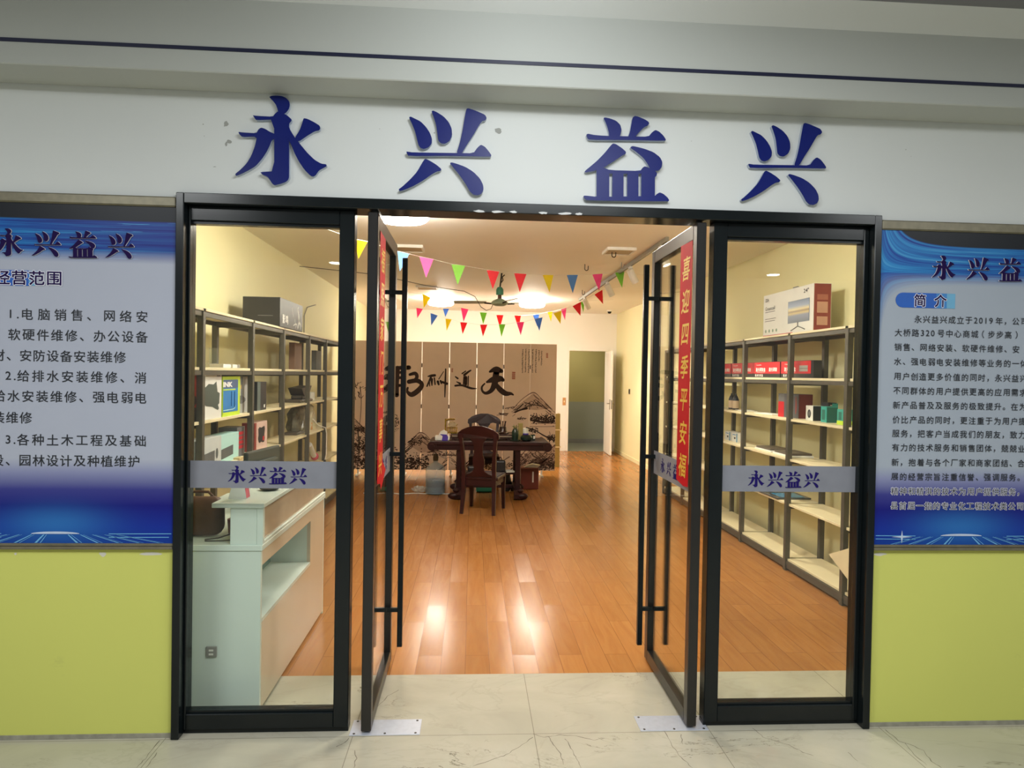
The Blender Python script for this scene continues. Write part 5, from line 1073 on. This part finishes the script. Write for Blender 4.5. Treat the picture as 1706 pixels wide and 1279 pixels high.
# bamboo and trees at the left
for x0, y0 in ((70, 300), (60, 560), (110, 620), (40, 650), (150, 600)):
    line(bd, [(x0, y0 + 230), (x0 + 8, y0 + 100), (x0, y0)], 6)
    for _ in range(22):
        y = y0 + rr.uniform(-30, 60); x = x0 + rr.uniform(-40, 40); a = rr.uniform(0.2, 2.9); L = rr.uniform(14, 30); line(rr.choice((bd, bmid)), [(x, y), (x + math.cos(a) * L, y + math.sin(a) * L * .8)], rr.uniform(3, 6))
cluster(bd, -60, 140, 620, 680, 110, 6, 14); cluster(bd, -80, 330, 700, 800, 170, 7, 16); cluster(bmid, -80, 340, 640, 790, 90, 6, 14); cluster(bd, 0, 100, 530, 570, 50, 5, 10); ridge([(-100, 520), (-30, 430), (30, 480), (90, 540)], 20, 60); cluster(bd, 260, 300, 460, 560, 40, 4, 9)
bd.done('ink_landscape', M['ink']); bmid.done('ink_landscape', M['ink_mid'])
for poly in ([(985, 430), (1100, 338), (1205, 428), (1120, 440)], [(360, 645), (430, 575), (540, 685), (430, 690)], [(1000, 765), (1090, 672), (1235, 655), (1235, 800), (1000, 800)], [(-100, 525), (-30, 434), (90, 545), (40, 600), (-100, 600)]):
    bp = B(); bp.bm.faces.new([bp.bm.verts.new(fs(max(-2.03, min(1.325, zs(x, y)[0])), max(0.09, zs(x, y)[1]), -0.0006)) for x, y in poly])
    bp.build('ink_wash', M['ink_pale'], t, recalc=False)
t = thing('shelf_unit', 'narrow tan shelf unit behind the right end of the folding screen', 'shelf', (1.40, 8.6, 0)); b = B(); b.box(1.25, 1.545, 8.5, 8.52, 0, 0.93); b.box(1.525, 1.545, 8.52, 8.7, 0, 0.93); b.box(1.25, 1.27, 8.52, 8.7, 0, 0.93); b.build('side_panel', M['olive_wood'], t); b = B(); b.box(1.24, 1.565, 8.49, 8.71, 0.64, 0.66); b.box(1.24, 1.565, 8.49, 8.71, 0.34, 0.36); b.build('shelf_board', M['board'], t)

# ------------------------------------------------------------------ rosewood tea table
t = thing('tea_table', 'dark rosewood tea table with scrolled ends before the folding screen', 'table', (0.24, 5.8, 0))
x0, x1, y0, y1 = -0.50, 0.985, 5.5, 6.12
b = B(); b.box(x0, x1, y0, y1, 0.69, 0.735, 0.006, 2); b.build('tabletop', M['rosewood'], t)
for x in (x0 + 0.005, x1 - 0.005):
    b = B(); b.tube([(x, y0 - 0.004, 0.672), (x, y1 + 0.004, 0.672)], 0.06, 22); b.tube([(x, y0 - 0.012, 0.672), (x, y0 - 0.004, 0.672)], 0.03, 18); b.build('scroll_end', M['rosewood'], t, smooth=True)
b = B(); b.box(x0 + 0.04, x1 - 0.04, y0 + 0.02, y0 + 0.045, 0.622, 0.69, 0.003); b.box(x0 + 0.04, x1 - 0.04, y1 - 0.045, y1 - 0.02, 0.622, 0.69, 0.003); b.build('apron', M['rosewood'], t)
for xl, xr in ((-0.185, -0.12), (0.575, 0.64)):
    for ya in (5.56, 5.98):
        b = B(); b.box(xl, xr, ya, ya + 0.065, 0.10, 0.69, 0.006); b.build('leg', M['rosewood'], t)
    xm = (xl + xr) / 2; s_ = -1 if xm < 0.2 else 1
    b = B(); b.prism([(-0.02, 0.02), (0.03, 0.0), (0.07, 0.02), (0.09, 0.05), (0.06, 0.09), (0.66, 0.09), (0.63, 0.05), (0.65, 0.02), (0.69, 0.0), (0.74, 0.02), (0.74, 0.07), (0.69, 0.12), (0.6, 0.14), (0.12, 0.14), (0.03, 0.12), (-0.02, 0.07)], lambda u, v, d: Vector((xm - 0.05 + d, 5.44 + u, v)), 0.10); b.build('foot_beam', M['rosewood'], t)
    for ya in (5.45, 6.15):
        b = B(); b.sphere((xm + s_ * 0.055, ya, 0.05), 0.05, 1.5, 0.8, 0.9); b.sphere((xm + s_ * 0.03, ya, 0.12), 0.03, 1.3, 0.8, 1.0); b.build('carved_foot', M['rosewood'], t, smooth=True)
b = B(); b.box(-0.12, 0.575, 5.72, 5.9, 0.285, 0.31, 0.003); b.build('lower_shelf', M['rosewood'], t)
b = B(); b.box(-0.12, 0.575, 5.78, 5.84, 0.10, 0.135, 0.003); b.build('stretcher', M['rosewood'], t)
# on the table
t = thing('tea_tray', 'long dark wooden tea tray on the tea table', 'tray', (0.13, 5.84, 0.735)); b = B(); b.box(-0.4, 0.42, -0.13, 0.13, 0.02, 0.075, 0.006, 2); b.build('tray_body', mat('umber_tea_tray', '3a2420', 0.25, 0, 0.2, 10), t, local=True); b = B()
for sx in (-0.36, 0.36):
    for sy in (-0.1, 0.1): b.box(sx - 0.02, sx + 0.02, sy - 0.02, sy + 0.02, 0, 0.02)
b.build('tray_foot', M['rosewood'], t, local=True); b = B(); b.box(-0.38, 0.40, -0.1345, -0.1302, 0.045, 0.055); b.build('pale_inlay', mat('pale_inlay', 'b5a58c', 0.3), t, local=True)
t = thing('teapot_stand', 'gold kettle stand with a glass teapot at the left of the tea table', 'kettle', (-0.265, 5.84, 0.81))
b = B(); b.box(-0.085, -0.065, -0.02, 0.02, 0, 0.19, 0.003); b.box(-0.085, 0.08, -0.06, 0.06, 0, 0.018, 0.004); b.tube([(-0.075, 0, 0.17), (-0.02, 0, 0.185), (0.05, 0, 0.185)], 0.012, 10); ks_ = b.build('stand', M['gold_metal'], t, local=True)
b = B()
for k in range(16):
    a = 2 * PI * k / 16; b.tube([(0.012 + 0.062 * math.cos(a), 0.062 * math.sin(a), 0.018), (0.012 + 0.066 * math.cos(a), 0.066 * math.sin(a), 0.075)], 0.004, 6)
b.tube([(0.012 + 0.066 * math.cos(2 * PI * k / 24), 0.066 * math.sin(2 * PI * k / 24), 0.077) for k in range(25)], 0.005, 6); b.build('kettle_gallery', M['gold_metal'], ks_, local=True)
b = B(); b.lathe([(0.05, 0.0), (0.056, 0.03), (0.05, 0.07), (0.03, 0.09), (0.0, 0.095)], (0.012, 0, 0.06), 24); gp_ = b.build('glass_pot', glass('tea_glass', (0.9, 0.86, 0.7, 1), 1.5, 0.02, 0.15), t, local=True, smooth=True)
b = B(); b.tube([(-0.03, 0, 0.10), (-0.025, 0, 0.14), (0.02, 0, 0.155), (0.05, 0, 0.13)], 0.005, 8); b.tube([(0.06, 0, 0.09), (0.085, 0, 0.125)], 0.006, 8); b.build('pot_handle', M['gold_metal'], gp_, local=True, smooth=True)
t = thing('tissue_pack', 'white and purple tissue pack at the left end of the tea table', 'tissue pack', (-0.375, 5.62, 0.735)); b = B(); b.box(-0.09, 0.1, -0.04, 0.05, 0, 0.065, 0.015, 2); b.prism([(-0.05, 0.06), (0.06, 0.06), (0.07, 0.11), (0.02, 0.135), (-0.02, 0.115)], lambda u, v, d: Vector((u, -0.01 + d, v)), 0.03); b.build('tissue', M['paper'], t, local=True, smooth=True); b = B(); b.prism([(0.0, 0.0), (0.075, 0.0), (0.08, 0.05), (0.06, 0.08), (-0.02, 0.085), (-0.02, 0.078), (0.01, 0.06)], lambda u, v, d: Vector((u, -0.042 - d, v)), 0.006); b.build('purple_label', M['purple'], t, local=True)
t = thing('tea_tool_set', 'dark carved tea tool holder on the tea tray', 'tea tools', (0.42, 5.86, 0.81)); b = B(); b.lathe([(0.075, 0.0), (0.085, 0.012), (0.06, 0.025), (0.05, 0.05), (0.045, 0.09), (0.0, 0.092)], (0, 0, 0), 22); b.build('holder', mat('umber_tea_tray', '3a2420'), t, local=True, smooth=True); b = B()
for dx, tx in ((-0.02, -0.035), (0.0, 0.0), (0.015, 0.03), (0.028, 0.035)): b.tube([(dx, 0, 0.08), (tx, 0.005, 0.15), (tx * 1.1, 0.005, 0.165)], [0.006, 0.006, 0.012], 7)
b.build('tea_tools', M['rosewood'], t, local=True)
t = thing('flower_vase', 'dark green vase with a small plant on the tea table', 'vase', (0.575, 5.7, 0.735)); b = B(); b.lathe([(0.07, 0), (0.075, 0.012), (0.04, 0.02), (0.044, 0.06), (0.046, 0.11), (0.03, 0.15), (0.026, 0.16), (0.0, 0.16)], (0, 0, 0), 24); b.build('vase', M['dark_green'], t, local=True, smooth=True); b = B()
for a in range(7): b.tube([(0, 0, 0.15), (0.02 * math.cos(a), 0.02 * math.sin(a), 0.175), (0.045 * math.cos(a), 0.04 * math.sin(a), 0.19 + 0.01 * (a % 3))], [0.003, 0.005, 0.002], 6)
b.build('plant', mat('olive_leaf', '6d7a3f', 0.6), t, local=True)
t = thing('tea_plaque', 'upright olive wooden plaque on the tea table', 'plaque', (0.65, 5.78, 0.735), math.radians(10)); b = B(); b.box(-0.03, 0.03, -0.012, 0.012, 0, 0.225, 0.004); b.build('plaque', M['olive_wood'], t, local=True)
t = thing('tea_cup', 'white cup with a purple band behind the green bowl', 'cup', (0.715, 5.86, 0.735)); b = B(); b.lathe([(0.03, 0), (0.05, 0.03), (0.05, 0.1), (0.04, 0.15), (0.0, 0.155)], (0, 0, 0), 22); b.build('cup', M['paper'], t, local=True, smooth=True); b = B(); b.lathe([(0.0508, 0.05), (0.0508, 0.085)], (0, 0, 0), 22); b.build('purple_band', M['purple'], t, local=True)
t = thing('tea_bowl', 'dark green glazed bowl at the right of the tea table', 'bowl', (0.72, 5.66, 0.735)); b = B(); b.lathe([(0.05, 0), (0.075, 0.02), (0.08, 0.05), (0.06, 0.075), (0.055, 0.075), (0.07, 0.05), (0.06, 0.02), (0.0, 0.015)], (0, 0, 0), 26); b.build('bowl', M['dark_green'], t, local=True, smooth=True)
t = thing('tea_caddy', 'small square dark tin right of the green bowl', 'tin', (0.815, 5.78, 0.735)); b = B(); b.box(-0.03, 0.03, -0.03, 0.03, 0, 0.075, 0.006); b.build('tin', M['dark_green'], t, local=True); b = B(); b.box(0.005, 0.028, -0.0312, -0.0302, 0.02, 0.06); b.build('pale_label', M['paper'], t, local=True)
b = B(); b.tube([(-0.33, 6.0, 0.74), (-0.34, 6.14, 0.735), (-0.33, 6.16, 0.55), (-0.34, 6.0, 0.45), (-0.4, 5.85, 0.5)], 0.004, 6); tag(b.build('kettle_hose', M['grey_plastic'], smooth=True), 'thin hose running from the table edge down to the water jug', 'hose')

# ------------------------------------------------------------------ rosewood chairs
def rose_chair(loc, rz, lab):
    t = thing('rosewood_chair', lab, 'chair', loc, rz, group='rosewood chairs at the tea table')
    R_ = M['rosewood']
    b = B(); b.box(-0.22, 0.22, -0.19, 0.22, 0.385, 0.425, 0.01, 2); b.box(-0.2, 0.2, -0.175, 0.2, 0.425, 0.432, 0.003); st_ = b.build('seat', R_, t, local=True)
    b = B()
    b.box(-0.185, 0.185, -0.185, -0.165, 0.32, 0.385); b.box(-0.185, 0.185, 0.18, 0.2, 0.33, 0.385); b.box(-0.205, -0.185, -0.17, 0.19, 0.33, 0.385); b.box(0.185, 0.205, -0.17, 0.19, 0.33, 0.385); b.build('seat_rail', R_, st_, local=True)
    for s_ in (-1, 1):
        b = B(); b.tube([(s_ * 0.195, 0.20, 0.39), (s_ * 0.195, 0.203, 0.2), (s_ * 0.20, 0.21, 0.0)], [0.024, 0.02, 0.017], 4, True); b.build('leg', R_, t, local=True)
        b = B(); b.tube([(s_ * 0.18, -0.19, 0.42), (s_ * 0.18, -0.195, 0.25), (s_ * 0.19, -0.235, 0.0)], [0.024, 0.022, 0.018], 4, True); b.build('leg', R_, t, local=True)
        b = B(); b.tube([(s_ * 0.18, -0.19, 0.40), (s_ * 0.178, -0.20, 0.5), (s_ * 0.185, -0.225, 0.68), (s_ * 0.2, -0.25, 0.82), (s_ * 0.205, -0.262, 0.92)], [0.024, 0.021, 0.02, 0.02, 0.022], 4, True); b.build('back_post', R_, t, local=True)
    def bk(u, v, d): return Vector((u, -0.19 - (v - 0.42) * 0.145 + 0.25 * u * u - 0.016 + d, v))
    cr = [(-0.245, .875), (-0.24, .925), (-0.19, .965), (-0.12, .995), (-0.05, 1.012), (0.05, 1.012), (.12, .995), (.19, .965), (.24, .925), (.245, .875), (.225, .855), (.18, .87), (.13, .88), (.095, .87), (.07, .85), (-.07, .85), (-.095, .87), (-.13, .88), (-.18, .87), (-.225, .855)]
    b = B(); b.prism(cr, bk, 0.032); b.build('crest_rail', R_, t, local=True)
    sp = [(-.09, .885), (-.09, .86), (-.06, .82), (-.052, .77), (-.05, .70), (-.066, .63), (-.07, .58), (-.055, .53), (-.07, .49), (-.11, .462), (-.15, .45), (-.15, .425), (.15, .425), (.15, .45), (.11, .462), (.07, .49), (.055, .53), (.07, .58), (.066, .63), (.05, .70), (.052, .77), (.06, .82), (.09, .86), (.09, .885)]
    b = B(); b.prism(sp, lambda u, v, d: bk(u, v, d + 0.004), 0.02); b.build('back_splat', R_, t, local=True)
    return t
rose_chair((0.15, 4.79, 0), math.radians(-16), 'rosewood chair seen from behind in front of the tea table')
c2 = rose_chair((0.19, 6.62, 0), math.radians(180), 'rosewood chair behind the tea table, facing the doorway')

# ------------------------------------------------------------------ on the floor by the table
t = thing('water_jug', 'large clear blue water jug with dark pump on the floor left of the table', 'water jug', (-0.465, 5.86, 0))
JG = glass('clear_blue_plastic', (0.80, 0.88, 0.93, 1), 1.35, 0.05, 0.22, (0.55, 0.62, 0.68, 1)); JW = glass('blue_water', (0.60, 0.74, 0.86, 1), 1.2, 0.02, 0.3, (0.35, 0.48, 0.62, 1))
b = B(); b.lathe([(0.115, 0.0), (0.131, 0.015), (0.131, 0.09), (0.126, 0.1), (0.131, 0.11), (0.131, 0.2), (0.126, 0.21), (0.131, 0.22), (0.13, 0.32), (0.105, 0.375), (0.05, 0.41), (0.03, 0.42), (0.028, 0.45)], (0, 0, 0), 36); b.build('jug_body', JG, t, local=True, smooth=True)
b = B(); b.lathe([(0.108, 0.006), (0.122, 0.02), (0.122, 0.19), (0.0, 0.19)], (0, 0, 0), 36); b.build('water', JW, t, local=True, smooth=True)
b = B(); b.lathe([(0.034, 0.44), (0.036, 0.48), (0.03, 0.53), (0.0, 0.535)], (0, 0, 0), 20); b.build('pump_cap', mat('umber_plastic', '5b5145'), t, local=True, smooth=True)
b = B(); b.tube([(-0.16, 5.8, 0.01)] + [(-0.62 - 0.06 * k, 5.83 + 0.03 * math.sin(k), 0.006) for k in range(14)], 0.006, 6); 
tag(b.build('floor_cable', M['white'], smooth=True), 'white cable lying on the wooden floor left of the water jug', 'cable')
t = thing('plastic_bag', 'crumpled clear plastic bag on the floor beside the water jug', 'bag', (-0.68, 5.95, 0)); b = B(); b.sphere((0, 0, 0.045), 0.07, 1.5, 1, 0.65, 18); rr = random.Random(9)
for v in b.bm.verts: v.co *= rr.uniform(.75, 1.1); v.co.z = max(v.co.z, 0.001)
b.build('bag', glass('crumpled_film', (0.9, 0.9, 0.86, 1), 1.4, 0.15, 0.3), t, local=True)
t = thing('waste_bin', 'dark red brown bin holding papers right of the table leg', 'bin', (0.83, 6.33, 0)); b = B(); b.box(-0.13, 0.12, -0.1, 0.1, 0, 0.30, 0.008); b.build('bin', mat('maroon_bin', '6e2c22', 0.4), t, local=True); b = B(); b.box(0.03, 0.05, -0.1012, -0.1, 0.10, 0.25); b.build('white_strip', M['paper'], t, local=True); b = B(); b.prism([(-0.08, 0.30), (0.1, 0.30), (0.15, 0.33), (0.04, 0.35), (-0.02, 0.33)], lambda u, v, d: Vector((u, -0.04 + d, v)), 0.08); b.build('crumpled_paper', M['paper'], t, local=True)
t = thing('storage_crate', 'green plastic crate on the floor beneath the tea table', 'crate', (0.21, 6.12, 0)); b = B(); b.box(-0.13, 0.13, -0.12, 0.12, 0, 0.14, 0.012); b.box(-0.14, 0.14, -0.13, 0.13, 0.14, 0.155, 0.004); b.build('crate', M['green_plastic'], t, local=True)
t = thing('black_satchel', 'black bag standing on the lower shelf of the tea table', 'bag', (0.37, 5.81, 0.31)); b = B(); b.box(-0.09, 0.09, -0.06, 0.06, 0, 0.15, 0.02, 2); b.build('bag_body', M['carton_black'], t, local=True); b = B(); b.tube([(-0.05, 0, 0.14), (-0.03, 0, 0.19), (0.03, 0, 0.19), (0.05, 0, 0.14)], 0.006, 8); b.build('bag_handle', M['carton_black'], t, local=True)
t = thing('black_satchel', 'small black bag on the lower shelf left of the chair splat', 'bag', (0.02, 5.81, 0.31)); b = B(); b.box(-0.06, 0.07, -0.05, 0.05, 0, 0.075, 0.02, 2); b.build('bag_body', M['carton_black'], t, local=True)
t = thing('paper_stack', 'pale loose papers on the lower shelf at the right table leg', 'papers', (0.51, 5.79, 0.31), 0.15); b = B(); b.box(-0.05, 0.06, -0.07, 0.07, 0, 0.02, 0.002); b.build('papers', M['paper'], t, local=True)
t = thing('black_vase', 'tall black vessel on the floor beneath the right end of the table', 'vase', (0.49, 6.12, 0)); b = B(); b.lathe([(0.05, 0), (0.075, 0.05), (0.07, 0.14), (0.055, 0.2), (0.06, 0.23), (0.0, 0.225)], (0, 0, 0), 22); b.build('vessel', M['carton_black'], t, local=True, smooth=True)

# ------------------------------------------------------------------ small fittings on the back and right walls
t = thing('wall_switch', 'small dark switch on the pale yellow right wall', 'switch', (XR_, 9.7, 1.31)); b = B(); b.box(XR_ - 0.012, XR_, 9.655, 9.745, 1.26, 1.36, 0.003); b.build('switch_plate', mat('dark_switch_plate', '4c4a40', 0.4), t); b = B(); b.box(XR_ - 0.016, XR_ - 0.012, 9.68, 9.72, 1.28, 1.34, 0.002); b.build('rocker', M['black'], t)
t = thing('dome_camera', 'small white dome camera on the ceiling by the back corner', 'camera', (2.73, 10.2, ZC)); b = B(); b.lathe([(0.05, -0.025), (0.055, 0.0)], (2.73, 10.2, ZC), 24); b.build('camera_base', M['white'], t, smooth=True); b = B(); b.lathe([(0.0, -0.07), (0.03, -0.06), (0.042, -0.025)], (2.73, 10.2, ZC), 24); b.build('camera_dome', M['black'], t, smooth=True)
t = thing('wall_plate', 'square tan plate on the back wall left of the doorway', 'plate', (1.965, YB_, 1.05)); b = B(); b.box(1.92, 1.985, YB_ - 0.012, YB_, 0.97, 1.13, 0.003); b.build('plate', mat('tan_orange_plate', 'cf9a63', 0.5), t); b = B(); b.box(1.94, 1.965, YB_ - 0.014, YB_ - 0.012, 1.03, 1.07); b.build('rocker', M['board'], t)
b = B(); b.tube([(XL_ + 0.012, 5.6, 2.0), (XL_ + 0.012, 5.6, 2.3), (XL_ + 0.012, 5.75, 2.42), (XL_ + 0.012, 6.2, 2.5)], 0.006, 6); tag(b.build('wall_conduit', M['grey_plastic'], smooth=True), 'thin grey conduit bending up the left wall above the rack', 'conduit')
